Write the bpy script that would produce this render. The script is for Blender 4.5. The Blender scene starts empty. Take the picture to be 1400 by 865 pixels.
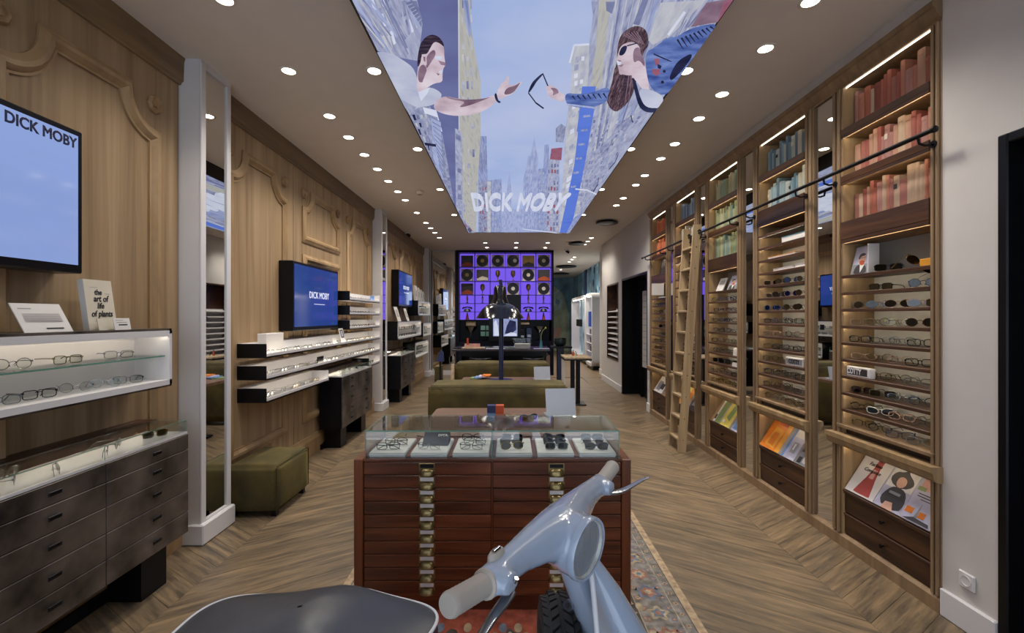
import bpy, bmesh, math, random
from mathutils import Matrix, Vector
R = random.Random(11)
SC = bpy.context.scene
COL = SC.collection
PI = math.pi
EYE = 1.55                       # eye height of the photographer, metres

# ---------------------------------------------------------------- camera, world, lights, exposure
cam = bpy.data.cameras.new('camera'); camo = bpy.data.objects.new('camera', cam); COL.objects.link(camo)
camo.location = (0, 0, EYE); camo.rotation_euler = (PI/2, 0, 0)
cam.sensor_width = 36; cam.lens = 36*622/1400; cam.shift_x = 2/1400; cam.clip_start = .02
SC.camera = camo
SC.view_settings.view_transform = 'Standard'; SC.view_settings.look = 'None'
SC.view_settings.exposure = 0.4; SC.view_settings.gamma = 1; SC.view_settings.use_curve_mapping = False
SC.cycles.max_bounces = 7; SC.cycles.transparent_max_bounces = 12; SC.cycles.sample_clamp_indirect = 3
SC.cycles.caustics_reflective = False; SC.cycles.caustics_refractive = False
W = bpy.data.worlds.new('street daylight'); SC.world = W; W.use_nodes = True
W.node_tree.nodes['Background'].inputs[0].default_value = (.78, .85, 1.0, 1)
W.node_tree.nodes['Background'].inputs[1].default_value = 1.7
SPOT_W = 29.0                    # watts of one ceiling spotlight
LEDS = 17.0                      # emission of the LED strips in the joinery
MURAL = 0.66                     # emission of the backlit ceiling picture

def lin(h):
    h = h.lstrip('#'); c = [int(h[i:i+2], 16)/255 for i in (0, 2, 4)]
    return tuple(((v+.055)/1.055)**2.4 if v > .04045 else v/12.92 for v in c) + (1,)

# ---------------------------------------------------------------- materials
M = {}
def _new(name):
    m = bpy.data.materials.new(name); m.use_nodes = True; M[name] = m
    nt = m.node_tree; return m, nt, nt.nodes['Principled BSDF']
def _coord(nt, scale, rnd=False):
    t = nt.nodes.new('ShaderNodeTexCoord'); mp = nt.nodes.new('ShaderNodeMapping'); mp.inputs['Scale'].default_value = scale
    nt.links.new(t.outputs['Object'], mp.inputs['Vector'])
    if rnd:
        oi = nt.nodes.new('ShaderNodeObjectInfo'); ml = nt.nodes.new('ShaderNodeMath'); ml.operation = 'MULTIPLY'; ml.inputs[1].default_value = 60
        nt.links.new(oi.outputs['Random'], ml.inputs[0]); cb = nt.nodes.new('ShaderNodeCombineXYZ')
        for k in range(3): nt.links.new(ml.outputs[0], cb.inputs[k])
        nt.links.new(cb.outputs[0], mp.inputs['Location'])
    return mp
def plain(name, col, rough=.5, metal=0, var=.06, vs=6, coat=0, spec=.5, bump=0, bs=60, stretch=(1, 1, 1), sheen=0):
    m, nt, b = _new(name); c = lin(col)
    mp = _coord(nt, stretch); n = nt.nodes.new('ShaderNodeTexNoise'); n.inputs['Scale'].default_value = vs; n.inputs['Detail'].default_value = 4
    nt.links.new(mp.outputs[0], n.inputs['Vector'])
    r = nt.nodes.new('ShaderNodeValToRGB'); e = r.color_ramp.elements
    e[0].position = .3; e[1].position = .7
    e[0].color = tuple(max(0, v*(1-var*2)) for v in c[:3])+(1,); e[1].color = tuple(min(1, v*(1+var*2)) for v in c[:3])+(1,)
    nt.links.new(n.outputs['Fac'], r.inputs[0]); nt.links.new(r.outputs[0], b.inputs['Base Color'])
    b.inputs['Roughness'].default_value = rough; b.inputs['Metallic'].default_value = metal
    b.inputs['Specular IOR Level'].default_value = spec; b.inputs['Coat Weight'].default_value = coat
    b.inputs['Coat Roughness'].default_value = .04
    if sheen: b.inputs['Sheen Weight'].default_value = sheen; b.inputs['Sheen Tint'].default_value = lin('#b9ad62')
    if bump:
        n2 = nt.nodes.new('ShaderNodeTexNoise'); n2.inputs['Scale'].default_value = bs; n2.inputs['Detail'].default_value = 3
        nt.links.new(mp.outputs[0], n2.inputs['Vector'])
        bp = nt.nodes.new('ShaderNodeBump'); bp.inputs['Strength'].default_value = bump; bp.inputs['Distance'].default_value = .01
        nt.links.new(n2.outputs['Fac'], bp.inputs['Height']); nt.links.new(bp.outputs[0], b.inputs['Normal'])
    return m
def wood(name, c0, c1, scale, rough=.45, rnd=True, c2=None, spec=.4, bump=.15, rot=0, blotch=None):
    """grain: noise stretched along one axis (small scale value = along the grain)"""
    m, nt, b = _new(name); mp = _coord(nt, scale, rnd)
    if rot:
        mp.vector_type = 'TEXTURE'; mp.inputs['Scale'].default_value = tuple(1/k for k in scale); mp.inputs['Rotation'].default_value = (0, 0, rot)
    n = nt.nodes.new('ShaderNodeTexNoise'); n.inputs['Scale'].default_value = 1; n.inputs['Detail'].default_value = 7; n.inputs['Roughness'].default_value = .62
    n.inputs['Distortion'].default_value = .4
    nt.links.new(mp.outputs[0], n.inputs['Vector'])
    r = nt.nodes.new('ShaderNodeValToRGB'); e = r.color_ramp.elements
    e[0].position = .33; e[1].position = .68; e[0].color = lin(c0); e[1].color = lin(c1)
    if c2: k = e.new(.5); k.color = lin(c2)
    nt.links.new(n.outputs['Fac'], r.inputs[0])
    out = r.outputs[0]
    if blotch:
        vm = nt.nodes.new('ShaderNodeVectorMath'); vm.operation = 'MULTIPLY'; vm.inputs[1].default_value = blotch; nt.links.new(mp.outputs[0], vm.inputs[0])
        n3 = nt.nodes.new('ShaderNodeTexNoise'); n3.inputs['Scale'].default_value = 1; n3.inputs['Detail'].default_value = 5; n3.inputs['Roughness'].default_value = .7; nt.links.new(vm.outputs[0], n3.inputs['Vector'])
        r3 = nt.nodes.new('ShaderNodeValToRGB'); q = r3.color_ramp.elements; q[0].position = .34; q[1].position = .56; q[0].color = (.52, .56, .62, 1); q[1].color = (1, 1, 1, 1); nt.links.new(n3.outputs['Fac'], r3.inputs[0])
        m3 = nt.nodes.new('ShaderNodeMix'); m3.data_type = 'RGBA'; m3.blend_type = 'MULTIPLY'; m3.inputs[0].default_value = .8; nt.links.new(out, m3.inputs[6]); nt.links.new(r3.outputs[0], m3.inputs[7]); out = m3.outputs[2]
    if rnd:
        oi = nt.nodes.new('ShaderNodeObjectInfo'); mr = nt.nodes.new('ShaderNodeMapRange'); mr.inputs[3].default_value = .9; mr.inputs[4].default_value = 1.1
        nt.links.new(oi.outputs['Random'], mr.inputs[0]); mx = nt.nodes.new('ShaderNodeMix'); mx.data_type = 'RGBA'; mx.blend_type = 'MULTIPLY'; mx.inputs[0].default_value = 1
        cb = nt.nodes.new('ShaderNodeCombineColor')
        for k in range(3): nt.links.new(mr.outputs[0], cb.inputs[k])
        nt.links.new(out, mx.inputs[6]); nt.links.new(cb.outputs[0], mx.inputs[7]); out = mx.outputs[2]
    nt.links.new(out, b.inputs['Base Color']); b.inputs['Roughness'].default_value = rough; b.inputs['Specular IOR Level'].default_value = spec
    if bump:
        bp = nt.nodes.new('ShaderNodeBump'); bp.inputs['Strength'].default_value = bump; bp.inputs['Distance'].default_value = .004
        nt.links.new(n.outputs['Fac'], bp.inputs['Height']); nt.links.new(bp.outputs[0], b.inputs['Normal'])
    return m
def glow(name, col, s):
    m, nt, b = _new(name); nt.nodes.remove(b); e = nt.nodes.new('ShaderNodeEmission')
    e.inputs[0].default_value = lin(col); e.inputs[1].default_value = s
    nt.links.new(e.outputs[0], nt.nodes['Material Output'].inputs[0]); return m
def screen(name, col, s, rough=.08):
    """a lit display: emission under a glossy face"""
    m, nt, b = _new(name); b.inputs['Base Color'].default_value = (.01, .01, .015, 1); b.inputs['Roughness'].default_value = rough
    b.inputs['Emission Color'].default_value = lin(col); b.inputs['Emission Strength'].default_value = s; return m
def printed(name, cols, scale, s, stretch=(1, 1, 1), detail=5, rough=.5):
    """backlit print: a noise through a colour ramp, as emission"""
    m, nt, b = _new(name); mp = _coord(nt, stretch); n = nt.nodes.new('ShaderNodeTexNoise')
    n.inputs['Scale'].default_value = scale; n.inputs['Detail'].default_value = detail; n.inputs['Roughness'].default_value = rough
    nt.links.new(mp.outputs[0], n.inputs['Vector']); r = nt.nodes.new('ShaderNodeValToRGB'); e = r.color_ramp.elements
    e[0].position = .3; e[1].position = .72; e[0].color = lin(cols[0]); e[1].color = lin(cols[-1])
    for i, c in enumerate(cols[1:-1]): k = e.new(.3+.42*(i+1)/(len(cols)-1)); k.color = lin(c)
    nt.links.new(n.outputs['Fac'], r.inputs[0])
    nt.nodes.remove(b); em = nt.nodes.new('ShaderNodeEmission'); em.inputs[1].default_value = s
    nt.links.new(r.outputs[0], em.inputs[0]); nt.links.new(em.outputs[0], nt.nodes['Material Output'].inputs[0]); return m
def glass(name, tint='#ffffff', gl=.09, alpha_col=None):
    """thin clear pane: straight-through with a facing-dependent reflection"""
    m, nt, b = _new(name); nt.nodes.remove(b); tr = nt.nodes.new('ShaderNodeBsdfTransparent'); tr.inputs[0].default_value = lin(tint)
    g = nt.nodes.new('ShaderNodeBsdfGlossy'); g.inputs['Roughness'].default_value = .02
    lw = nt.nodes.new('ShaderNodeLayerWeight'); lw.inputs[0].default_value = .35; mr = nt.nodes.new('ShaderNodeMapRange'); mr.inputs[3].default_value = gl*.5; mr.inputs[4].default_value = min(1, gl*9)
    nt.links.new(lw.outputs['Fresnel'], mr.inputs[0]); mx = nt.nodes.new('ShaderNodeMixShader'); nt.links.new(mr.outputs[0], mx.inputs[0])
    nt.links.new(tr.outputs[0], mx.inputs[1]); nt.links.new(g.outputs[0], mx.inputs[2]); nt.links.new(mx.outputs[0], nt.nodes['Material Output'].inputs[0]); return m

wood('oak_floor', '#5e5040', '#8b7458', (1.1, 17, 10), .36, c2='#786551', rot=.0)
FLOORM = {}
for k, a in (('a', 1), ('b', -1)):
    FLOORM[a] = wood('oak_plank_'+k, '#574b3f', '#967e60', (2.6, 30, 12), .36, c2='#7b6952', rot=a*math.radians(33), bump=.2, blotch=(.9, .38, .5))
plain('ceiling_paint', '#e2d9ce', .9, var=.01)
plain('wall_paint', '#cfcac6', .85, var=.012)
plain('white_lacquer', '#d9d7d8', .4, var=.01)
wood('wall_oak', '#866e52', '#ad9474', (13, 13, .45), .55, c2='#9b8262', bump=.1)
wood('wall_oak_moulding', '#8b7254', '#b09572', (6, 6, 2), .5, c2='#a3855f', bump=.08)
wood('crown_oak', '#6f5a42', '#8c7353', (10, .8, 10), .5)
wood('case_oak', '#917a5b', '#b59c76', (14, 14, .8), .5, c2='#a38660', bump=.1)
wood('stile_oak', '#755f47', '#977d5f', (14, 14, .8), .5, c2='#866d51')
wood('dark_walnut', '#2c1a10', '#5a3a24', (12, 1.0, 12), .35, c2='#40281a')
wood('shelf_walnut', '#3a2418', '#5e4230', (20, 1.2, 20), .4)
wood('mahogany', '#40200f', '#7a4429', (1.3, 12, 16), .28, c2='#5d3019', spec=.4)
wood('mahogany_upright', '#4a2713', '#784224', (16, 12, 1.3), .3, c2='#62331b')
plain('case_back', '#c6c2b8', .85, var=.02)
wood('ladder_oak', '#927b5d', '#b69f7e', (18, 18, 1.0), .5, c2='#a48d6c')
plain('black_metal', '#17171b', .35, .6, var=.1)
plain('black_lacquer', '#0d0d12', .3, spec=.25, var=.1)
plain('navy_lacquer', '#080a1a', .3, spec=.2, var=.1)
m = plain('scorched_metal', '#5e5650', .36, .45, var=.42, vs=4.5, bump=.05)
plain('drawer_seam', '#0d0b0a', .6)
M['mirror'] = None
m, nt, b = _new('mirror'); b.inputs['Base Color'].default_value = (.80, .81, .80, 1); b.inputs['Metallic'].default_value = 1; b.inputs['Roughness'].default_value = .01
glass('clear_glass', '#fcfefd', .06); glass('display_glass', '#fbfefd', .07); glass('lens_glass', '#fbfcfb', .03)
glass('dark_lens', '#2a2320', .12); glass('blue_lens', '#39424f', .14); glass('brown_lens', '#5a3a2c', .12); glass('green_lens', '#46503c', .12); glass('demo_lens', '#f6f8f6', .04)
plain('glass_edge', '#5f8f80', .15, var=.05)
plain('velvet', '#473c17', .85, var=.3, vs=4, sheen=.22, bump=.05, bs=9)
plain('velvet_seam', '#2d2a10', .8)
plain('brass', '#8c7c55', .32, .9, var=.08)
plain('paper', '#d8d4d0', .8, var=.01)
plain('cream_paper', '#cfc6b4', .85, var=.03)
plain('ink', '#231f20', .7); plain('pale_ink', '#a9a3a0', .8, var=.01)
plain('chrome', '#b9bcc2', .12, 1, var=.02); plain('lever_metal', '#9ea0a6', .25, .9, var=.04)
plain('scooter_blue', '#9daabf', .22, var=.01, coat=.8)
plain('scooter_deep_blue', '#5d7fb5', .25, var=.03, coat=.7)
plain('grip_rubber', '#a8a098', .6, var=.05, bump=.06, bs=150)
plain('seat_vinyl', '#3b3e46', .38, var=.12, vs=4, bump=.06, bs=40); plain('seat_skirt', '#161d38', .4, var=.08)
plain('piping_white', '#d0d2d8', .5, var=.02)
plain('tyre', '#1b1c20', .75, var=.15, vs=30); plain('rubber', '#141416', .7)
plain('aluminium', '#b6b9c0', .38, .55, var=.02)
plain('counter_dark', '#3a3034', .22, var=.12, vs=3)
plain('case_navy', '#1c2236', .6, var=.05)
plain('table_wood', '#6d5445', .4, var=.12, vs=3, stretch=(1, 8, 1))
plain('teal_dark', '#14282a', .3, var=.1)
plain('lampshade_black', '#0e0e12', .16, .3, var=.05, coat=.5)
plain('pole_blue', '#1f2a4a', .3, var=.05)
plain('headlamp_reflector', '#eceef0', .3, .25, var=.02)
glow('lamp_glow', '#fff4e2', 14); glow('led_warm', '#fff0d6', LEDS); glow('led_soft', '#ffe9c8', 8); glow('led_white', '#fff2df', 4.5); glow('led_case', '#fff0d8', 14); glow('led_ledge', '#fff0d8', 6)
glow('led_purple', '#7a5cec', .74)
plain('purple_shelf', '#3d2f8c', .4, var=.05)
screen('screen_pale', '#8fa6df', .66); screen('screen_blue', '#2a4ea6', .45); screen('screen_letters', '#e8ecff', .7)
plain('screen_ink', '#28284a', .4)

# ---------------------------------------------------------------- mesh building
class MB:
    def __init__(s): s.V = []; s.F = []; s.I = []; s.X = Matrix()
    def add(s, vs, fs, mi=0):
        o = len(s.V); s.V += [tuple(s.X @ Vector(v)) for v in vs]
        s.F += [tuple(o+i for i in f) for f in fs]; s.I += [mi]*len(fs); return s
    def box(s, x0, x1, y0, y1, z0, z1, mi=0):
        v = [(x, y, z) for x in (x0, x1) for y in (y0, y1) for z in (z0, z1)]
        return s.add(v, [(0, 1, 3, 2), (4, 6, 7, 5), (0, 4, 5, 1), (2, 3, 7, 6), (0, 2, 6, 4), (1, 5, 7, 3)], mi)
    def cbox(s, x0, x1, y0, y1, z0, z1, c=.004, mi=0):
        lo = (min(x0, x1), min(y0, y1), min(z0, z1)); hi = (max(x0, x1), max(y0, y1), max(z0, z1))
        c = min(c, *[(hi[k]-lo[k])*.45 for k in range(3)]); V = []; ix = {}
        for sx in (0, 1):
            for sy in (0, 1):
                for sz in (0, 1):
                    for a in range(3):
                        p = []
                        for k, t in enumerate((sx, sy, sz)):
                            b = hi[k] if t else lo[k]
                            p.append(b if k == a else (b-c if t else b+c))
                        ix[(sx, sy, sz, a)] = len(V); V.append(tuple(p))
        F = []
        for a in range(3):
            u, w = [k for k in range(3) if k != a]
            for t in (0, 1):
                q = []
                for (i, j) in ((0, 0), (1, 0), (1, 1), (0, 1)):
                    k = [0, 0, 0]; k[a] = t; k[u] = i; k[w] = j; q.append(ix[(*k, a)])
                F.append(tuple(q))
            for i in (0, 1):
                for j in (0, 1):
                    k0 = [0, 0, 0]; k1 = [0, 0, 0]; k0[u] = k1[u] = i; k0[w] = k1[w] = j; k1[a] = 1
                    F.append((ix[(*k0, u)], ix[(*k1, u)], ix[(*k1, w)], ix[(*k0, w)]))
        for sx in (0, 1):
            for sy in (0, 1):
                for sz in (0, 1): F.append(tuple(ix[(sx, sy, sz, a)] for a in range(3)))
        return s.add(V, F, mi)
    def rings(s, rs, mi=0, caps=True, closed=True, loop=False):
        n = len(rs[0]); V = [p for r in rs for p in r]; F = []
        L = len(rs)
        for i in range(L if loop else L-1):
            a, b = i*n, ((i+1) % L)*n
            for j in range(n if closed else n-1): k = (j+1) % n; F.append((a+j, a+k, b+k, b+j))
        if caps and not loop: F += [tuple(range(n))[::-1], tuple((L-1)*n+j for j in range(n))]
        return s.add(V, F, mi)
    def cyl(s, p0, p1, r0, r1=None, n=12, mi=0, caps=True):
        r1 = r0 if r1 is None else r1
        return s.tube([p0, p1], [r0, r1], n, mi, caps)
    def tube(s, pts, r, n=8, mi=0, caps=True, loop=False, flat=None):
        P = [Vector(p) for p in pts]; L = len(P); rr = r if isinstance(r, (list, tuple)) else [r]*L; rs = []
        up = None
        for i in range(L):
            t = (P[(i+1) % L]-P[i-1]) if (loop or 0 < i < L-1) else (P[1]-P[0] if i == 0 else P[-1]-P[-2])
            t.normalize()
            if up is None: up = Vector((0, 0, 1)) if abs(t.z) < .9 else Vector((1, 0, 0))
            a = t.cross(up); a.normalize(); b = a.cross(t); up = b
            fy = flat if flat else 1
            rs.append([tuple(P[i]+a*math.cos(2*PI*k/n)*rr[i]+b*math.sin(2*PI*k/n)*rr[i]*fy) for k in range(n)])
        return s.rings(rs, mi, caps, loop=loop)
    def lathe(s, prof, n=20, c=(0, 0, 0), axis='z', mi=0, caps=False):
        rs = []
        for r, h in prof:
            ring = []
            for k in range(n):
                a = 2*PI*k/n; u, v = r*math.cos(a), r*math.sin(a)
                p = {'z': (u, v, h), 'x': (h, u, v), 'y': (u, h, v)}[axis]; ring.append((c[0]+p[0], c[1]+p[1], c[2]+p[2]))
            rs.append(ring)
        return s.rings(rs, mi, caps)
    def prism(s, poly, axis, a, b, mi=0):
        f = {'x': lambda u, v, t: (t, u, v), 'y': lambda u, v, t: (u, t, v), 'z': lambda u, v, t: (u, v, t)}[axis]
        n = len(poly); V = [f(u, v, a) for u, v in poly]+[f(u, v, b) for u, v in poly]
        F = [(i, (i+1) % n, n+(i+1) % n, n+i) for i in range(n)]+[tuple(range(n))[::-1], tuple(range(n, 2*n))]
        return s.add(V, F, mi)
    def sweep(s, path, prof, axis, base, mi=0, loop=True, sgn=1):
        """mitred moulding: 2-D path, profile of (offset sideways, height off the plane)"""
        P = [Vector(p) for p in path]; L = len(P); rs = []
        for i in range(L):
            if loop or 0 < i < L-1:
                d0 = (P[i]-P[i-1]).normalized(); d1 = (P[(i+1) % L]-P[i]).normalized()
            elif i == 0: d0 = d1 = (P[1]-P[0]).normalized()
            else: d0 = d1 = (P[-1]-P[-2]).normalized()
            n0 = Vector((-d0.y, d0.x)); n1 = Vector((-d1.y, d1.x)); m = n0+n1
            m = m/max(.35, m.dot(n0)) if m.length > 1e-6 else n0
            ring = []
            for o, h in prof:
                q = P[i]+m*o; t = base+sgn*h
                ring.append({'x': (t, q.x, q.y), 'y': (q.x, t, q.y), 'z': (q.x, q.y, t)}[axis])
            rs.append(ring)
        return s.rings(rs, mi, caps=not loop, closed=True, loop=loop)
    def build(s, name, mats, parent=None, smooth=None, link=True):
        off = OFF.get(parent, Vector()) if parent else Vector()
        me = bpy.data.meshes.new(name)
        me.from_pydata([(v[0]-off.x, v[1]-off.y, v[2]-off.z) for v in s.V], [], s.F)
        if isinstance(mats, str): mats = [mats]
        for k in mats: me.materials.append(M[k])
        me.polygons.foreach_set('material_index', s.I)
        b = bmesh.new(); b.from_mesh(me); bmesh.ops.recalc_face_normals(b, faces=b.faces); b.to_mesh(me); b.free()
        if smooth:
            me.shade_smooth(); me.set_sharp_from_angle(angle=math.radians(smooth))
        return link_obj(name, me, parent)
OFF = {}
def link_obj(name, data, parent=None):
    o = bpy.data.objects.new(name, data)
    COL.objects.link(o)
    if parent: o.parent = parent
    OFF[o] = OFF.get(parent, Vector()) if parent else Vector()
    return o
def thing(name, label, cat, loc=(0, 0, 0), group=None, rz=0):
    o = bpy.data.objects.new(name, None); COL.objects.link(o); o.location = loc; o.rotation_euler = (0, 0, rz); o.empty_display_size = .05
    OFF[o] = Vector(loc) if not rz else Vector()
    tag(o, label, cat, group); return o
def tag(o, label, cat, group=None):
    o['label'] = label; o['category'] = cat
    if group: o['group'] = group
    return o
def struct(o, label=None):
    o['kind'] = 'structure'
    if label: o['label'] = label
    return o
def clone(o, parent=None, link=True):
    c = o.copy(); COL.objects.link(c)
    if parent: c.parent = parent
    for ch in list(o.children): clone(ch, c)
    return c
def text(body, parent, mat, size, origin, right, up, name='lettering', bold=.0, sx=1, sy=1, shear=0, align='CENTER', extrude=.0004):
    cu = bpy.data.curves.new(name, 'FONT'); cu.body = body; cu.size = size; cu.align_x = align; cu.align_y = 'CENTER'; cu.bevel_depth = bold; cu.bevel_resolution = 0; cu.extrude = extrude
    cu.resolution_u = 3; cu.materials.append(M[mat])
    r = Vector(right).normalized(); u = Vector(up).normalized(); n = r.cross(u)
    o = bpy.data.objects.new(name, cu); COL.objects.link(o); cu.shear = shear
    me = bpy.data.meshes.new_from_object(o.evaluated_get(bpy.context.evaluated_depsgraph_get())); me.name = name; bpy.data.objects.remove(o)
    o = link_obj(name, me, parent); off = OFF.get(parent, Vector()) if parent else Vector()
    o.matrix_local = Matrix.Translation(Vector(origin)-off) @ Matrix((r*sx, u*sy, n)).transposed().to_4x4()
    return o
ORD = ['first', 'second', 'third', 'fourth', 'fifth', 'sixth', 'seventh', 'eighth', 'ninth', 'tenth', 'eleventh', 'twelfth', 'thirteenth', 'fourteenth', 'fifteenth', 'sixteenth', 'seventeenth', 'eighteenth', 'nineteenth', 'twentieth']
def chaikin(P, n=2):
    for _ in range(n): P = [(a[0]*(1-t)+b[0]*t, a[1]*(1-t)+b[1]*t) for a, b in zip(P, P[1:]+P[:1]) for t in (.25, .75)]
    return P
def bx(name, mat, parent, *a, c=None):
    m = MB(); (m.cbox(*a, c=c) if c else m.box(*a)); return m.build(name, mat, parent)
# ================================================================ THE SETTING
CZ = 3.30                                   # ceiling height
XL, XR = -2.25, 2.25                        # faces of the panelled wall and of the bookcase wall
# ---- floor: slab with chevron planks
m = MB(); m.box(-2.4, 3.0, -1, 11.6, -.1, -.012); m.box(-2.4, 3.0, 11.6, 20.7, -.1, 0)
floor = struct(m.build('floor', 'oak_floor'), 'grey brown oak floor laid in a broad chevron')
edges = [(-2.25, -1.82, -1, -1), (-1.82, 0, 1, 1), (0, 1.82, -1, -1), (1.82, 2.25, 1, 1)]
for x0, x1, sg, mk in edges:
    st = .2; w = x1-x0; y = -.3
    while y < 11.7:
        dy = .65*w*sg; g = .0012; dz = -R.random()*.0008
        a0, a1, b0, b1 = y+g, y+st-g, y+dy+g, y+dy+st-g
        V = [(x0+.0008, max(-1, min(11.6, t)), z) for z in (-.012, dz) for t in (a0, a1)]+[(x1-.0008, max(-1, min(11.6, t)), z) for z in (-.012, dz) for t in (b0, b1)]
        MBp = MB().add(V, [(0, 1, 3, 2), (4, 6, 7, 5), (2, 3, 7, 6), (0, 2, 6, 4), (1, 5, 7, 3)])
        me_o = MBp.build('plank', FLOORM[mk].name, floor); y += st
# ---- ceiling
m = MB(); m.box(-2.4, 3.0, -1, 20.7, CZ, CZ+.1); ceiling = struct(m.build('ceiling', 'ceiling_paint'))
# ---- panelled left wall
m = MB(); m.box(-2.45, XL-.022, -1, 12.3, 0, CZ); wall_left = struct(m.build('wall_left', 'crown_oak'), 'light oak panelled wall with carved mouldings')
PROF = [(-.046, 0), (-.046, .012), (-.03, .02), (-.012, .036), (.01, .036), (.026, .022), (.034, .012), (.046, .012), (.046, 0)]
def arch(y0, y1, z0, z1, r):
    p = [(y0, z0), (y1, z0)]
    for k in range(9): a = math.radians(270-90*k/8); p.append((y1+r*math.cos(a), z1+r*math.sin(a)))
    for k in range(9): a = math.radians(-90*k/8); p.append((y0+r*math.cos(a), z1+r*math.sin(a)))
    return p
def moulding(path, par):
    MB().sweep(path, PROF, 'x', XL).build('moulding', 'wall_oak_moulding', par, 40)
def rosette(y, z, par):
    m = MB(); rs = []
    for rr, h in ((.052, 0), (.054, .012), (.044, .024), (.03, .014), (.022, .016), (.02, .028), (.001, .034)):
        ring = []
        for k in range(32):
            a = 2*PI*k/32; q = rr*(1+(.1*abs(math.cos(4*a))-.05 if rr > .035 else 0)); ring.append((XL+h, y+q*math.cos(a), z+q*math.sin(a)))
        rs.append(ring)
    m.rings(rs, caps=False); m.build('rosette', 'wall_oak_moulding', par, 50)
def wall_section(y0, y1, seams, frames):
    ys = [y0]+seams+[y1]
    for a, b in zip(ys, ys[1:]): MB().cbox(XL-.022, XL, a+.004, b-.004, .02, 3.2, .003).build('panel', 'wall_oak', wall_left)
    for f in frames:
        if f[0] == 'arch':
            _, a, b, z0, r = f; moulding(arch(a, b, z0, 2.9, r), wall_left)
            rosette(a+.0, 2.885, wall_left); rosette(b-.0, 2.885, wall_left)
        else: _, a, b, z0, z1 = f; moulding([(a, z0), (b, z0), (b, z1), (a, z1)], wall_left)
    MB().prism([(XL-.02, 3.12), (XL+.012, 3.12), (XL+.016, 3.135), (XL+.03, 3.145), (XL+.034, 3.27), (XL+.042, 3.30), (XL-.02, 3.30)], 'y', y0, y1).build('crown', 'crown_oak', wall_left, 30)
    MB().prism([(XL-.02, 0), (XL+.034, 0), (XL+.034, .17), (XL+.022, .185), (XL+.012, .215), (XL, .22), (XL-.02, .22)], 'y', y0, y1).build('skirting', 'wall_oak_moulding', wall_left, 30)
wall_section(-1, 3.09, [.42, 1.78], [('arch', .63, 1.55, .4, .22), ('arch', 1.985, 2.87, .4, .22)])
wall_section(3.42, 7.42, [4.72, 6.08], [('arch', 3.63, 4.52, .42, .22), ('arch', 4.95, 5.92, 2.40, .2), ('plain', 4.95, 5.92, .44, 2.18), ('arch', 6.28, 7.18, .42, .22)])
wall_section(7.75, 11.7, [9.07, 10.4], [('arch', 7.97, 8.87, .42, .22), ('arch', 9.27, 10.2, 2.40, .2), ('plain', 9.27, 10.2, .44, 2.18), ('arch', 10.6, 11.5, .42, .22)])
# ---- white columns with tall mirrors
for i, (a, b) in enumerate(((3.09, 3.42), (7.42, 7.75), (11.7, 12.02))):
    c = struct(bx('column', 'white_lacquer', None, -2.4, -2.116, a, b, 0, CZ), 'white column with a tall narrow mirror')
    for q in ((a, a+.05), (b-.05, b)): bx('frame_stile', 'white_lacquer', c, -2.116, -2.1, q[0], q[1], .14, CZ, c=.003)
    bx('frame_rail', 'white_lacquer', c, -2.116, -2.1, a+.05, b-.05, 3.25, CZ); bx('frame_rail', 'white_lacquer', c, -2.116, -2.1, a+.05, b-.05, .14, .155)
    bx('mirror', 'mirror', c, -2.116, -2.111, a+.05, b-.05, .155, 3.25)
    bx('plinth', 'white_lacquer', c, -2.4, -2.075, a-.02, b+.015, 0, .14, c=.008)
# ---- back wall beside the glowing unit, with a full-height mirror
m = MB(); m.box(-2.4, -1.45, 12.02, 12.2, 0, CZ); wb = struct(m.build('wall_back', 'wall_paint'), 'white end wall with a full height mirror')
bx('mirror', 'mirror', wb, -2.07, -1.47, 12.0, 12.02, .14, 3.26); bx('skirting', 'white_lacquer', wb, -2.2, -1.45, 11.985, 12.02, 0, .13, c=.006)
for x in (-2.085, -1.47): bx('frame_stile', 'dark_walnut', wb, x, x+.015, 11.99, 12.02, .13, 3.28)
# ---- right wall
m = MB(); m.box(XR, 2.45, 2.1, 2.37, 0, CZ); m.box(XR, 2.45, -1, 2.1, 2.38, CZ)
wr = struct(m.build('wall_right', 'wall_paint'), 'white painted wall beside the bookcases')
m = MB(); m.box(XR+.001, 2.75, 2.37, 7.31, 3.20, CZ); m.box(2.50, 2.75, 2.37, 7.31, 0, 3.2); m.build('wall_panel', 'wall_paint', wr)
m = MB(); m.box(XR, 2.85, 7.31, 7.48, 0, CZ); m.box(XR, 2.85, 7.48, 9.2, 2.30, CZ); m.box(XR, 2.85, 9.2, 9.49, 0, CZ)
m.box(XR, 2.85, 9.49, 10.6, 2.27, CZ); m.box(XR, 2.85, 9.49, 10.6, 0, .60); m.box(2.47, 2.85, 9.49, 10.6, .60, 2.27); m.box(XR, 2.85, 10.6, 11.2, 0, CZ)
m.box(2.85, 2.95, 7.3, 20.6, 0, CZ); m.box(2.42, 2.85, 12.0, 12.35, 0, CZ)
m.build('wall_panel', 'wall_paint', wr)
for a, b in ((2.1, 2.37), (7.312, 7.48), (9.2, 11.2)): bx('skirting', 'white_lacquer', wr, XR-.018, XR+.01, a-.002, b, 0, .14, c=.005)
bx('skirting', 'white_lacquer', wr, 2.405, 2.43, 11.98, 12.36, 0, .14, c=.005)
# near door in its black frame
d = struct(bx('door_1', 'navy_lacquer', None, 2.31, 2.36, -1, 2.055, .01, 2.335), 'glossy blue black door in a black frame')
m = MB(); m.cbox(XR-.006, 2.40, 2.055, 2.10, 0, 2.38, .006); m.cbox(XR-.006, 2.40, -1, 2.056, 2.335, 2.38, .006); m.build('door_frame', 'black_metal', d, 30)
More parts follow.
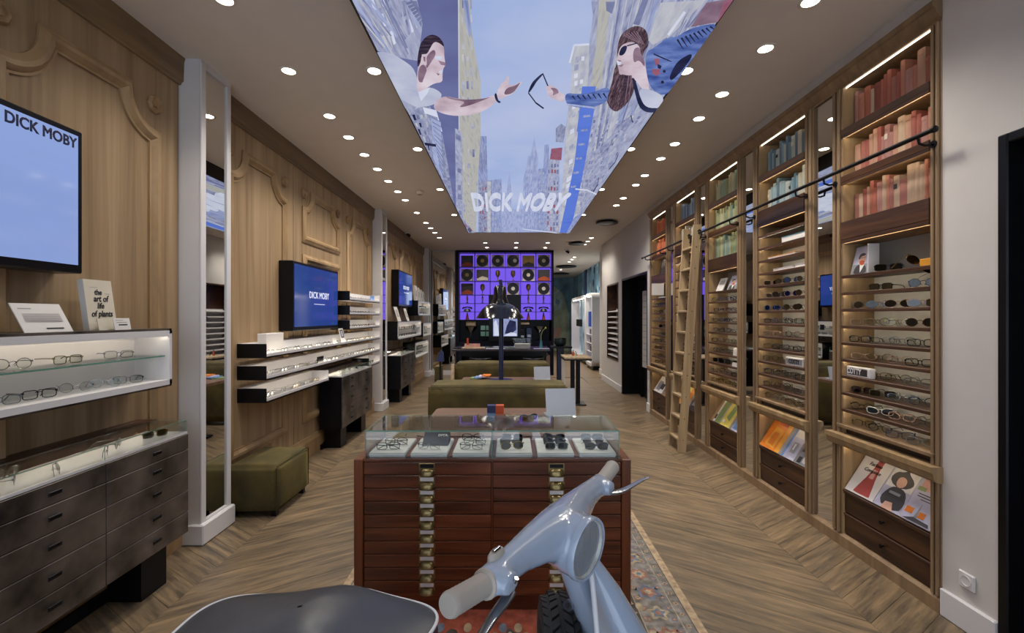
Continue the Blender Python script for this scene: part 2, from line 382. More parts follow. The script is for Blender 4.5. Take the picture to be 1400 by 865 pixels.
# far black portal
d = struct(bx('door_2', 'black_metal', None, 2.57, 2.63, 7.49, 9.19, 0, 2.29), 'recessed black door with a slim glazed slot')
m = MB(); m.box(XR-.004, 2.57, 9.16, 9.20, 0, 2.30); m.box(XR-.004, 2.57, 7.48, 7.51, 0, 2.30); m.box(XR-.004, 2.57, 7.48, 9.2, 2.26, 2.30); m.build('door_frame', 'black_lacquer', d)
bx('pane', 'paper', d, 2.55, 2.57, 8.47, 8.80, .58, 2.04)
for k in range(12): bx('bar', 'pale_ink', d, 2.546, 2.55, 8.47, 8.80, .69+k*.115, .70+k*.115)
bx('stile', 'black_metal', d, 2.53, 2.57, 8.80, 8.88, 0, 2.26)
# lit white shelf niche
n = thing('wall_niche', 'tall dark edged recess with white shelves in the white wall', 'shelving', (XR, 10.05, .6))
m = MB(); m.box(XR-.006, 2.46, 9.49, 9.52, .6, 2.27); m.box(XR-.006, 2.46, 10.57, 10.6, .6, 2.27); m.box(XR-.006, 2.46, 9.52, 10.57, 2.24, 2.27); m.box(XR-.006, 2.46, 9.52, 10.57, .6, .63); m.build('frame', 'dark_walnut', n)
bx('back_panel', 'white_lacquer', n, 2.455, 2.469, 9.52, 10.57, .63, 1.72); bx('back_panel', 'dark_walnut', n, 2.455, 2.469, 9.52, 10.57, 1.72, 2.24)
for k in range(9):
    z = .68+k*.122
    MB().prism([(2.26, z), (2.27, z-.014), (2.455, z+.02), (2.455, z+.035), (2.265, z+.012)], 'y', 9.52, 10.57).build('shelf', 'white_lacquer', n)
# outlet
o = thing('wall_socket', 'white power socket low on the white wall near the door frame', 'socket', (XR, 2.235, .25))
bx('plate', 'white_lacquer', o, XR-.012, XR, 2.197, 2.277, .21, .29, c=.005)
MB().lathe([(.026, XR-.012), (.026, XR-.0145), (.022, XR-.0145), (.02, XR-.004), (.0005, XR-.004)], 20, (0, 2.237, .25), 'x').build('socket_well', 'paper', o, 40)
for q in (-.009, .009): MB().cyl((XR-.0085, 2.237+q, .25), (XR-.004, 2.237+q, .25), .003, n=8).build('pin_hole', 'ink', o)
o = thing('wall_switch', 'small white double socket low on the narrow wall past the last bookcase', 'socket', (XR, 7.4, .42))
bx('plate', 'white_lacquer', o, XR-.01, XR, 7.36, 7.43, .36, .50, c=.004)
# ---- far passage and its blue mural
m = MB(); m.box(1.14, 2.95, 20.5, 20.6, 0, CZ); m.box(1.05, 1.14, 12.3, 20.6, 0, CZ); struct(m.build('wall_far', 'wall_paint'), 'end wall of the far passage')
# ---- front of the shop behind the camera: glazed
m = MB(); m.box(-2.4, -2.0, -1.1, -1, 0, CZ); m.box(2.0, 2.6, -1.1, -1, 0, CZ); m.box(-2.0, 2.0, -1.1, -1, 2.9, CZ); wf = struct(m.build('wall_front', 'wall_paint'))
w1 = struct(bx('window_1', 'clear_glass', None, -1.95, 1.95, -1.05, -1.045, .06, 2.85))
for x in (-2.0, -.68, .64, 1.95): bx('window_frame', 'black_metal', w1, x, x+.05, -1.08, -1.02, 0, 2.9)

# ================================================================ CEILING LAMPS AND FITTINGS
lamp_ring = lamp_lens = None
spot = bpy.data.lights.new('spot', 'SPOT'); spot.energy = SPOT_W; spot.spot_size = math.radians(125); spot.spot_blend = .7; spot.shadow_soft_size = .12; spot.color = (1, .93, .83)
spot2 = spot.copy(); spot2.energy = SPOT_W*3.2
def lamp(x, y, label, group):
    global lamp_ring, lamp_lens
    t = thing('ceiling_spotlight', label, 'spotlight', (x, y, CZ), group)
    if not lamp_ring:
        lamp_ring = MB().lathe([(.044, 0), (.062, 0), (.062, -.004), (.056, -.007), (.046, -.006), (.044, -.002)], 24).build('trim_ring', 'ceiling_paint', None, 40)
        lamp_lens = MB().lathe([(.044, -.003), (.03, -.0045), (.0005, -.005)], 24).build('lens', 'lamp_glow', None, 60); a, b = lamp_ring, lamp_lens
    else: a, b = lamp_ring.copy(), lamp_lens.copy(); COL.objects.link(a); COL.objects.link(b)
    a.parent = t; b.parent = t
    l = bpy.data.objects.new('bulb', spot2 if y > 12.5 else spot); COL.objects.link(l); l.parent = t; l.location = (0, 0, -.03)
def row(x, ys, where, group):
    for i, y in enumerate(ys): lamp(x, y, f'recessed ceiling spotlight, {ORD[i]} from the front in the row {where}', group)
row(-1.58, [2.51, 3.24, 3.97, 4.44, 4.92, 5.40, 5.88, 6.37, 6.84, 7.67, 8.5, 9.0, 9.5, 10.1], 'along the panelled wall', 'spotlights along the panelled wall')
row(-.97, [1.74, 3.24, 4.75, 6.26, 7.83], 'beside the lightbox towards the panelling', 'spotlights beside the lightbox')
row(1.665, [2.525, 2.97, 3.58, 4.02, 4.61, 5.04, 5.64, 6.05, 6.72, 7.16], 'along the bookcases', 'spotlights along the bookcases')
row(1.25, [1.74, 3.24, 4.75, 6.26, 7.83], 'beside the lightbox towards the bookcases', 'spotlights beside the lightbox')
for j, y in enumerate((10.8, 11.55)):
    for i, x in enumerate((-.6, .14, .88)):
        lamp(x, y, f'recessed spotlight before the glowing unit, {("front", "rear")[j]} row, {ORD[i]} from the panelled wall', 'spotlights before the glowing unit')
row(1.8, [10.13, 10.6, 11.05], 'over the passage mouth', 'spotlights over the passage'); row(1.88, [13.4, 13.95, 14.55, 17.0], 'deep inside the passage', 'spotlights inside the passage')
for i, (x, y, r) in enumerate(((1.77, 8.35, .2), (1.57, 10.75, .2), (1.92, 15.7, .35), (2.0, 18.3, .35))):
    t = thing('ceiling_speaker', ['dark round ceiling disc between the lightbox corner and the white wall', 'dark round ceiling disc over the mouth of the passage', 'dark round ceiling disc inside the passage, front one', 'dark round ceiling disc inside the passage, rear one'][i], 'ceiling vent', (x, y, CZ), 'round ceiling discs')
    MB().lathe([(.0005, CZ-.055), (r*.8, CZ-.055), (r, CZ-.045), (r, CZ-.03), (r*.7, CZ-.03), (r*.6, CZ)], 32, (x, y, 0)).build('disc', 'black_metal', t, 40)
t = thing('smoke_detector', 'small beige smoke detector on the ceiling beside the lightbox', 'detector', (-1.27, 6.37, CZ))
MB().lathe([(.055, CZ), (.055, CZ-.025), (.04, CZ-.042), (.0005, CZ-.045)], 24, (-1.27, 6.37, 0)).build('housing', 'ceiling_paint', t, 40)
MB().lathe([(.03, CZ-.0435), (.03, CZ-.047), (.0005, CZ-.049)], 16, (-1.27, 6.37, 0)).build('sensor', 'pale_ink', t, 40)
for x, y, lb in ((-2.14, 9.45, 'small dark dome camera on the ceiling above the panelled wall'), (1.46, 11.9, 'small dark ceiling camera beside the passage')):
    t = thing('security_camera', lb, 'camera', (x, y, CZ))
    MB().lathe([(.05, CZ), (.05, CZ-.03), (.03, CZ-.04)], 20, (x, y, 0)).build('base', 'white_lacquer', t, 40); MB().cyl((x, y, CZ-.04), (x+.05, y-.07, CZ-.085), .032, n=14).build('camera_head', 'black_metal', t, 40)
# ================================================================ BACKLIT CEILING PICTURE
MZ = 3.15; MX0, MX1, MY0, MY1 = -.80, 1.115, 1.45, 8.65
for nm, cols, sc, st in (('m_sky', ['#9fb6e6', '#b6c4ea', '#c6cdec'], .8, (1, 1, 1)), ('m_grey', ['#63689a', '#6f75a6', '#777cab'], 2, (1, 1, 1)), ('m_yellow', ['#a3a3aa', '#bfbeb8', '#b3b2b0'], 8, (6, .6, 1)),
        ('m_stone', ['#9296b6', '#a9aecb', '#bfc3d9'], 9, (5, .8, 1)), ('m_stone2', ['#747aa2', '#969cbd', '#b0b5cf'], 10, (4, 1, 1)), ('m_cream', ['#a9acc0', '#c2c4cf', '#cfd0d6'], 6, (3, .8, 1)),
        ('m_far', ['#8f9bcb', '#a9b4dc', '#b7c0e3'], 6, (6, .5, 1)), ('m_far2', ['#7884b4', '#9aa5d0', '#a9b3da'], 8, (8, .5, 1)), ('m_blue', ['#5575d6', '#6482e0', '#5f7ddc'], 3, (1, 1, 1)),
        ('m_skin', ['#b79fae', '#d8c6d2', '#e6dbe6'], 5, (1, 1, 1)), ('m_skin_dark', ['#6d5468', '#8b7084', '#a28a9c'], 6, (1, 1, 1)), ('m_shirt', ['#a7adcd', '#bfc4dc', '#cdd0e4'], 4, (1, 1, 1)),
        ('m_hair', ['#1f1a2e', '#3a2f40', '#574a57'], 12, (1, 5, 1)), ('m_brown_hair', ['#33262f', '#5b4650', '#8a7480'], 14, (7, 1, 1)), ('m_denim', ['#3b4f93', '#6076b8', '#8094cf'], 7, (1, 2, 1)),
        ('m_dark', ['#20233f', '#2c2f50', '#383b5c'], 6, (1, 1, 1)), ('m_red', ['#93596f', '#a0657a', '#855068'], 8, (1, 1, 1)), ('m_white', ['#cfd5ee', '#dbe0f4', '#e4e8f8'], 4, (1, 1, 1)), ('m_tee', ['#b4b9d6', '#c6cae0', '#d2d5e8'], 4, (1, 1, 1)), ('m_window', ['#6b719b', '#7f85ad', '#8e94b8'], 8, (1, 1, 1))):
    printed(nm, cols, sc, MURAL, st)
box = thing('ceiling_lightbox', 'backlit ceiling picture of two people reaching for sunglasses above a city street', 'lightbox', ((MX0+MX1)/2, MY0, CZ))
m = MB(); t_ = .012
m.box(MX0-t_, MX0, MY0-t_, MY1+t_, MZ-.006, CZ); m.box(MX1, MX1+t_, MY0-t_, MY1+t_, MZ-.006, CZ); m.box(MX0, MX1, MY0-t_, MY0, MZ-.006, CZ); m.box(MX0, MX1, MY1, MY1+t_, MZ-.006, CZ)
m.build('frame', 'black_lacquer', box)
SOFT = {'m_skin', 'm_skin_dark', 'm_hair', 'm_brown_hair', 'm_denim', 'm_shirt', 'm_tee', 'm_dark', 'm_white'}
lay = [0]; PM = MB(); PMATS = []
def unp(p): Y = 622*(MZ-EYE)/max(1, 433-p[1]); return ((p[0]-698)*Y/622, Y)
def clip(P):
    for ax, lim, s in ((0, MX0, 1), (0, MX1, -1), (1, MY0, 1), (1, MY1, -1)):
        Q = []
        for i in range(len(P)):
            a, b = P[i-1], P[i]; ia = (a[ax]-lim)*s >= 0; ib = (b[ax]-lim)*s >= 0
            if ia != ib: t = (lim-a[ax])/(b[ax]-a[ax]); Q.append((a[0]+(b[0]-a[0])*t, a[1]+(b[1]-a[1])*t))
            if ib: Q.append(b)
        P = Q
        if not P: return P
    return P
def pp(pts, mat, org=(0, 0), k=1, same=False):
    if not same: lay[0] += 1
    if len(pts) > 5 and mat in SOFT:
        for _ in range(2): pts = [((a[0]*(1-t)+b[0]*t), (a[1]*(1-t)+b[1]*t)) for a, b in zip(pts, pts[1:]+pts[:1]) for t in (.25, .75)]
    P = clip([unp((org[0]+x*k, org[1]+y*k)) for x, y in pts])
    if len(P) < 3: return
    if mat not in PMATS: PMATS.append(mat)
    z = MZ-lay[0]*.00012
    PM.add([(x, y, z) for x, y in P], [tuple(range(len(P)))], PMATS.index(mat))
def cells(q, nu, nv, mats, fill=.6, gap=.25):
    """printed window openings: quads spread over a façade given by its four corners"""
    (a, b, c, d) = q; lay[0] += 1
    f = lambda u, v: tuple((a[i]*(1-u)+b[i]*u)*(1-v)+(d[i]*(1-u)+c[i]*u)*v for i in (0, 1))
    for i in range(nu):
        for j in range(nv):
            if R.random() > fill: continue
            u0, u1 = (i+gap*R.uniform(.6, 1.4))/nu, (i+1-gap*R.uniform(.6, 1.4))/nu; v0, v1 = (j+gap*R.uniform(.4, 1.4))/nv, (j+1-gap*R.uniform(.4, 1.4))/nv
            pp([f(u0, v0), f(u1, v0), f(u1, v1), f(u0, v1)], R.choice(mats), same=True)
def line(a, b, w, mat, org=(0, 0), k=1, w2=None):
    dx, dy = b[0]-a[0], b[1]-a[1]; L = math.hypot(dx, dy); nx, ny = -dy/L, dx/L; w2 = w if w2 is None else w2
    pp([(a[0]+nx*w, a[1]+ny*w), (b[0]+nx*w2, b[1]+ny*w2), (b[0]-nx*w2, b[1]-ny*w2), (a[0]-nx*w, a[1]-ny*w)], mat, org, k)
pp([(-3000, -700), (3000, -700), (3000, 330), (-3000, 330)], 'm_sky')
C = ((540, 150), .2429)
for q, mt in (([(470, 150), (515, 150), (522, 400), (600, 390), (600, 700), (470, 700)], 'm_far2'), ([(628, 470), (644, 340), (656, 470), (656, 700), (600, 700), (600, 470)], 'm_far'), ([(785, 155), (797, 240), (806, 270), (806, 400), (806, 700), (718, 700), (722, 400), (740, 300), (750, 262), (762, 258)], 'm_far'),
        ([(806, 335), (835, 330), (842, 200), (866, 195), (872, 700), (800, 700)], 'm_far2'), ([(865, 280), (925, 280), (925, 700), (850, 700)], 'm_stone'), ([(880, 220), (942, 214), (936, 286), (872, 280)], 'm_red'), ([(905, 105), (935, 80), (962, 98), (948, 186), (905, 182)], 'm_stone2'), ([(470, 410), (545, 400), (540, 700), (470, 700)], 'm_stone2'), ([(520, 405), (540, 405), (538, 700), (520, 700)], 'm_cream'), ([(640, 560), (720, 560), (720, 700), (610, 700)], 'm_far')): pp(q, mt, *C)
def at(*pts): return [(C[0][0]+x*C[1], C[0][1]+y*C[1]) for x, y in pts]
cells(at((475, 160), (514, 160), (520, 395), (475, 395)), 5, 1, ['m_window'], 1, .3); cells(at((735, 330), (803, 330), (803, 690), (724, 690)), 7, 9, ['m_far2'], .8, .25); cells(at((808, 345), (866, 345), (868, 690), (806, 690)), 5, 14, ['m_stone', 'm_far'], .7, .2); cells(at((475, 430), (515, 430), (512, 690), (475, 690)), 3, 8, ['m_window', 'm_red'], .7)
cells(at((860, 300), (925, 300), (920, 690), (852, 690)), 4, 12, ['m_cream', 'm_window', 'm_red', 'm_far'], .8, .2); cells(at((545, 420), (598, 420), (598, 690), (545, 690)), 4, 9, ['m_far', 'm_stone'], .7, .2)
# left street side
pp([(500, -700), (640, -700), (643, 0), (645, 45), (657, 110), (657, 190), (653, 250), (650, 330), (600, 330)], 'm_yellow')
cells([(628, -300), (641, -300), (652, 330), (632, 330)], 3, 34, ['m_stone', 'm_cream', 'm_window'], .45, .28)
pp([(633, 0), (640, 0), (645, 40), (642, 52), (636, 30)], 'm_far2')
pp([(300, -700), (606, -700), (626, 0), (627, 150), (630, 330), (520, 330)], 'm_grey')
line((626.5, -200), (628, 330), .5, 'm_white')
pp([(622, 175), (631, 180), (634, 330), (624, 330)], 'm_stone'); cells([(622, 180), (631, 184), (634, 320), (626, 320)], 1, 12, ['m_window'], .9, .2)
A = ((480, 0), .208)
pp([(-2500, -3000), (-200, -3000), (430, -20), (470, 160), (440, 400), (330, 380), (165, 330), (0, 0)], 'm_stone', *A)
cells([(420, -260), (520, -260), (572, 40), (530, 75)], 9, 12, ['m_cream', 'm_stone2', 'm_window', 'm_white'], .7, .18)
for k in range(26):
    u = R.random(); x0 = -150+u*580; line((x0+R.uniform(-30, 30)-150, -250), (190+u*260, R.uniform(150, 380)), R.uniform(2, 7), R.choice(['m_far', 'm_window', 'm_cream', 'm_stone2']), *A)
pp([(350, 0), (430, 0), (465, 110), (460, 170), (430, 120)], 'm_window', *A)
for k in range(7): line((358+k*14, 8+k*22), (392+k*12, -2+k*20), 3, 'm_stone', *A)
pp([(385, 745), (440, 690), (520, 695), (600, 880), (640, 1100), (700, 1500), (420, 870)], 'm_stone2', *A)
pp([(470, 700), (560, 720), (600, 860), (560, 880), (520, 850)], 'm_white', *A)
pp([(180, 20), (240, 40), (268, 240), (272, 420), (190, 260), (100, 110), (80, 20)], 'm_stone2', *C); pp([(205, 40), (258, 65), (270, 395), (215, 270)], 'm_far', *C)
for k in range(12): line((205+k*4, 40+k*24), (260+k*1, 66+k*28), 2, 'm_window', *C)
cells(at((90, 20), (180, 10), (210, 240), (170, 220)), 4, 5, ['m_dark', 'm_cream', 'm_window'], .7, .2); pp([(165, 180), (230, 190), (232, 205), (170, 196)], 'm_dark', *C)
pp([(340, 560), (455, 700), (410, 710), (330, 560)], 'm_stone2', *C); cells(at((350, 570), (440, 680), (420, 700), (345, 600)), 4, 4, ['m_dark', 'm_red', 'm_far'], .7, .15)
# right street side
B = ((720, 0), .208)
pp([(425, -3000), (3600, -3000), (3600, 0), (1400, 0), (900, 620), (300, 1700), (215, 1700), (255, 860), (290, 580), (300, 420), (283, 400), (310, 290), (410, 285), (435, 100), (425, 0)], 'm_stone', *B)
pp([(310, 288), (412, 282), (400, 700), (340, 1500), (215, 1500), (258, 860), (290, 580), (300, 418), (283, 402)], 'm_cream', *B)
line((283, 405), (312, 290), 6, 'm_white', *B); line((310, 288), (412, 282), 7, 'm_white', *B)
cells([(785, 75), (802, 72), (790, 300), (768, 318)], 2, 22, ['m_stone', 'm_white'], .7, .25)
pp([(480, -700), (560, -700), (550, 0), (545, 70), (490, 560), (415, 590), (455, 300), (475, 0)], 'm_yellow', *B)
pp([(520, 0), (585, 0), (560, 80), (525, 60)], 'm_window', *B); pp([(425, 0), (470, 0), (440, 90)], 'm_stone2', *B)
pp([(365, 560), (455, 560), (440, 700), (420, 860), (330, 860)], 'm_blue', *B)
pp([(1045, -10), (1122, -10), (1062, 340), (985, 700), (925, 700), (1010, 300)], 'm_blue', *C)
for k in range(6): line((1060-k*14, 32+k*80), (1100-k*16, 28+k*80), 6, 'm_far2', *C)
for k in range(34):
    u = R.random(); line((600+u*900, -350), (430+u*420, 600+(1-u)*400), R.uniform(2, 8), R.choice(['m_window', 'm_cream', 'm_stone2', 'm_stone2', 'm_far2']), *B)
pp([(880, 0), (1180, -20), (950, 215), (830, 280), (800, 250)], 'm_cream', *B); line((1040, 60), (930, 215), 9, 'm_white', *B); line((1190, 0), (1060, 165), 5, 'm_window', *B); line((1070, 40), (985, 210), 4, 'm_stone2', *B)
pp([(1180, 0), (1400, -40), (1300, 120), (1080, 160)], 'm_skin_dark', *B); pp([(1290, 0), (1400, -60), (1250, 150)], 'm_red', *B)
pp([(700, 140), (790, -100), (830, -100), (740, 150)], 'm_window', *B)
cells(at((1120, 20), (1390, 20), (1010, 640), (1000, 640)), 14, 24, ['m_window', 'm_far2', 'm_stone2', 'm_stone', 'm_cream'], .55, .2)
for q in ([(1250, 90), (1330, 20), (1340, 60), (1290, 110)], [(1150, 210), (1225, 155), (1215, 190), (1160, 250)], [(1200, 300), (1260, 240), (1240, 290), (1205, 330)], [(1100, 430), (1150, 370), (1140, 420), (1110, 470)]): pp(q, 'm_dark', *C); pp([(x*.985+16, y*.97+6) for x, y in q], 'm_stone2', *C)
line((1015, 440), (1080, 446), 4, 'm_white', *C); line((1080, 446), (1135, 470), 4, 'm_white', *C); line((720, 668), (930, 692), 2.5, 'm_white', *C)
pp([(1010, 600), (1075, 560), (985, 700), (960, 700)], 'm_far2', *C)
# the man
pp([(150, 322), (250, 325), (335, 372), (425, 440), (445, 585), (520, 553), (592, 592), (596, 625), (540, 682), (430, 690), (385, 748), (100, 400)], 'm_shirt', *A)
pp([(432, 585), (434, 440), (462, 335), (500, 340), (520, 298), (545, 255), (582, 262), (612, 290), (612, 352), (622, 414), (606, 430), (600, 480), (602, 525), (545, 532), (500, 562), (455, 606)], 'm_skin', *A)
pp([(440, 440), (470, 400), (500, 430), (490, 490), (470, 530), (440, 520)], 'm_skin_dark', *A); pp([(500, 440), (530, 470), (500, 500), (520, 530), (470, 520)], 'm_skin', *A)
pp([(500, 345), (545, 300), (560, 340), (520, 400), (495, 440), (490, 390)], 'm_skin_dark', *A); pp([(572, 380), (620, 392), (618, 414), (590, 408)], 'm_skin_dark', *A); pp([(550, 350), (598, 352), (596, 376), (552, 372)], 'm_white', *A); pp([(576, 450), (602, 440), (598, 466), (584, 470)], 'm_white', *A); pp([(560, 462), (584, 470), (572, 480)], 'm_skin_dark', *A)
pp([(432, 432), (442, 310), (468, 242), (520, 204), (572, 216), (606, 258), (613, 292), (580, 262), (545, 253), (518, 300), (498, 338), (464, 336), (456, 402)], 'm_hair', *A)
pp([(464, 338), (496, 342), (498, 410), (480, 400), (468, 370)], 'm_skin', *A); pp([(474, 352), (488, 356), (488, 390), (478, 382)], 'm_skin_dark', *A)
pp([(592, 608), (730, 640), (862, 638), (952, 602), (962, 652), (856, 728), (720, 752), (600, 736), (528, 690)], 'm_skin', *A)
pp([(610, 614), (730, 642), (870, 634), (930, 616), (840, 655), (740, 690), (706, 688), (760, 652), (660, 640)], 'm_skin_dark', *A); pp([(330, 640), (430, 690), (385, 745), (360, 700)], 'm_stone', *A); pp([(440, 590), (520, 556), (500, 600), (460, 650)], 'm_white', *A)
pp([(952, 604), (985, 530), (1008, 520), (1025, 480), (1043, 490), (1030, 542), (1080, 542), (1120, 514), (1126, 526), (1092, 562), (1066, 600), (1000, 626), (975, 642)], 'm_skin', *A)
pp([(1000, 610), (1020, 560), (1080, 546), (1118, 518), (1090, 560), (1062, 598)], 'm_skin_dark', *A); pp([(940, 602), (956, 592), (966, 645), (986, 650), (976, 666), (950, 645)], 'm_dark', *A)
# the woman
pp([(590, 420), (598, 250), (640, 182), (720, 140), (792, 172), (805, 280), (770, 310), (720, 520), (690, 630), (640, 685), (570, 728), (515, 640), (560, 540), (575, 430)], 'm_brown_hair', *B)
pp([(598, 345), (618, 275), (690, 248), (742, 278), (748, 330), (772, 372), (800, 520), (808, 590), (762, 576), (712, 500), (640, 468), (610, 476), (604, 430), (588, 385)], 'm_skin', *B)
pp([(700, 300), (742, 285), (748, 330), (772, 372), (780, 430), (740, 370), (700, 400)], 'm_skin_dark', *B); pp([(618, 278), (690, 246), (742, 270), (790, 300), (800, 270), (760, 170), (700, 160), (640, 200)], 'm_brown_hair', *B)
pp([(606, 332), (624, 286), (662, 274), (656, 312), (636, 342), (612, 346)], 'm_dark', *B); line((660, 280), (725, 262), 4, 'm_dark', *B); pp([(592, 380), (622, 385), (615, 410), (600, 408)], 'm_white', *B); pp([(596, 372), (626, 380), (612, 386)], 'm_red', *B); pp([(596, 412), (640, 400), (625, 420)], 'm_skin_dark', *B)
pp([(250, 590), (340, 602), (440, 590), (530, 548), (560, 600), (525, 652), (440, 692), (330, 690), (258, 670)], 'm_denim', *B)
for k in range(7): line((300+k*34, 612-k*3), (322+k*34, 640-k*2), 6, 'm_dark', *B, w2=2)
line((262, 668), (440, 690), 6, 'm_far', *B)
pp([(122, 545), (160, 538), (200, 560), (216, 590), (252, 602), (246, 655), (190, 640), (140, 612)], 'm_skin', *B); pp([(150, 556), (200, 560), (214, 592), (190, 600), (170, 612), (178, 580)], 'm_skin_dark', *B)
pp([(778, 322), (842, 288), (940, 212), (978, 224), (1062, 168), (1182, 134), (1260, 134), (1190, 240), (1090, 360), (960, 560), (905, 615), (820, 570), (788, 480)], 'm_denim', *B)
for k in range(9): line((990+k*27, 235-k*11), (1030+k*26, 300-k*16), 7, 'm_dark', *B, w2=2)
for k in range(5): line((835+k*22, 330+k*10), (905+k*12, 365+k*4), 5, 'm_dark', *B, w2=2)
pp([(1000, 370), (1090, 320), (1080, 370), (960, 510), (935, 495), (960, 430)], 'm_dark', *B)
pp([(838, 362), (868, 358), (876, 392), (846, 408)], 'm_red', *B); pp([(822, 430), (884, 432), (870, 450), (888, 456), (850, 476), (830, 462)], 'm_red', *B); pp([(860, 396), (888, 410), (880, 430), (862, 425)], 'm_dark', *B)
for x, y in ((893, 517), (905, 445)): pp([(x+11*math.cos(a*PI/4), y+11*math.sin(a*PI/4)) for a in range(8)], 'm_dark', *B)
pp([(735, 560), (806, 562), (915, 618), (862, 700), (790, 700), (752, 652)], 'm_tee', *B)
pp([(690, 480), (716, 500), (745, 620), (785, 690), (880, 690), (860, 718), (790, 722), (742, 690), (716, 610)], 'm_dark', *B)
pp([(520, 640), (560, 540), (600, 480), (690, 475), (700, 540), (688, 622), (640, 684), (575, 726)], 'm_brown_hair', *B)
for k in range(16):
    u = k/15; line((600+u*90, 470), (540+u*130, 640+40*math.sin(u*3)), 3, R.choice(['m_hair', 'm_skin_dark', 'm_brown_hair']), *B, w2=1.2)
for k in range(8): line((640+k*16, 190-k*4+abs(k-4)*3), (730+k*9, 250+k*3), 2.5, R.choice(['m_hair', 'm_skin_dark']), *B, w2=1)
# the sunglasses between them
pp([(104, 452), (110, 462), (64, 512), (46, 546), (14, 590), (8, 580), (32, 522), (56, 494)], 'm_dark', *B); line((105, 455), (140, 540), 4, 'm_dark', *B); line((12, 586), (60, 652), 4, 'm_dark', *B); line((60, 652), (112, 690), 5, 'm_dark', *B)
PM.build('picture', PMATS, box)
text('DICK MOBY', box, 'm_white', 1.0, (.092, 6.32, MZ-lay[0]*.00012-.004), (1, 0, 0), (0, -1, 0), bold=.022, sx=.238, sy=1.25, shear=.18)
# ================================================================ SPECTACLES: built once per style, then copied
for nm, col, ro in (('frame_black', '#17161a', .25), ('frame_tortoise', '#5a3a22', .25), ('frame_grey', '#6f7478', .3), ('frame_navy', '#27304c', .25), ('frame_olive', '#5d5b3b', .3), ('frame_white', '#d6d2c8', .35), ('frame_rose', '#a98878', .3)): plain(nm, col, ro, var=.15, vs=40)
plain('frame_gold', '#b59a58', .25, .9, var=.05); plain('frame_silver', '#aeb1b5', .22, .9, var=.05)
glass('frame_clear', '#d9d9d6', .2)
def outline(shape, w, h, n=18):
    P = []
    for k in range(n):
        a = 2*PI*k/n; c, s = math.cos(a), math.sin(a)
        if shape == 'round': x, z = w*c, h*s
        elif shape == 'square':
            e = .5; x = w*math.copysign(abs(c)**e, c); z = h*math.copysign(abs(s)**e, s)
        elif shape == 'cat':
            e = .75; x = w*math.copysign(abs(c)**e, c); z = h*math.copysign(abs(s)**e, s)+.004*(c if s > 0 else 0)
        else:                                       # aviator drop
            x = w*c*(1-.12*s); z = h*s*(1.05 if s < 0 else .85)-.002*c*(s < 0)
        P.append((x, z))
    return P
PAIRS = {}
STYLES = {'round': (.023, .021, .0012), 'square': (.026, .018, .0013), 'cat': (.026, .018, .0019), 'aviator': (.027, .022, .0011)}
def style(shape, frame, lens, simple, folded=False):
    key = (shape, frame, lens, simple, folded)
    if key in PAIRS: return PAIRS[key]
    w, h, t = STYLES[shape]; thick = 1.5 if frame not in ('frame_gold', 'frame_silver') else 1
    cx = .0335; parts = []
    f = MB()
    for s in (-1, 1):
        P = outline(shape, w, h); f.tube([(s*(cx+x), 0, h+.004+z) for x, z in P], t*thick, 5, loop=True, caps=False)
    f.tube([(-cx+w-.001, 0, h+.010), (-.004, -.003, h+.014), (.004, -.003, h+.014), (cx-w+.001, 0, h+.010)], t*thick, 5)
    for s in (-1, 1): f.tube([(s*(cx-w), .002, h+.001), (s*(cx-w-.003), .007, h-.006)], .0016, 4)
    for s in (-1, 1): f.box(s*(cx+w)-.003, s*(cx+w)+.004, -.002, .004, h+.008, h+.016)
    l = []
    for s in (-1, 1):
        m = MB(); P = outline(shape, w-.0005, h-.0005, 14)
        m.rings([[(s*(cx+x), y, h+.004+z) for x, z in P] for y in (-.0008, .0008)]); l.append(m)
    tm = []
    for s in (-1, 1):
        m = MB(); x = s*(cx+w+.002); z = h+.012
        if folded: m.tube([(x, .002, z), (x-s*.004, .008+.004*(s > 0), z-.004), (x-s*.09, .012+.004*(s > 0), z-.012), (x-s*.122, .013+.004*(s > 0), z-.03)], [t*thick*1.1]*3+[t*1.6], 5)
        else: m.tube([(x, .002, z), (x, .05, z), (x-s*.003, .095, z-.003), (x-s*.006, .132, z-.026)], [t*thick*1.1]*3+[t*1.7], 5)
        tm.append(m)
    if simple:
        a = MB(); a.V, a.F, a.I = list(f.V), list(f.F), list(f.I)
        for q, i in [(x, 1) for x in l]+[(x, 0) for x in tm]: a.add(q.V, q.F, i)
        o = a.build('glasses', [frame, lens], None, 60)
    else:
        o = bpy.data.objects.new('glasses', None); COL.objects.link(o); OFF[o] = Vector()
        f.build('front_frame', frame, o, 60)
        for x in l: x.build('lens', lens, o)
        for x in tm: x.build('temple', frame, o, 60)
    PAIRS[key] = [o, False]; return PAIRS[key]
CNAME = {'frame_black': 'black', 'frame_tortoise': 'brown', 'frame_grey': 'grey', 'frame_navy': 'navy', 'frame_olive': 'olive', 'frame_white': 'white', 'frame_rose': 'rose beige', 'frame_gold': 'gold wire', 'frame_silver': 'silver wire', 'frame_clear': 'clear'}
SNAME = {'round': 'round', 'square': 'rectangular', 'cat': 'upswept', 'aviator': 'teardrop'}
SUN = {'dark_lens': 'dark', 'blue_lens': 'blue', 'brown_lens': 'brown', 'green_lens': 'green'}
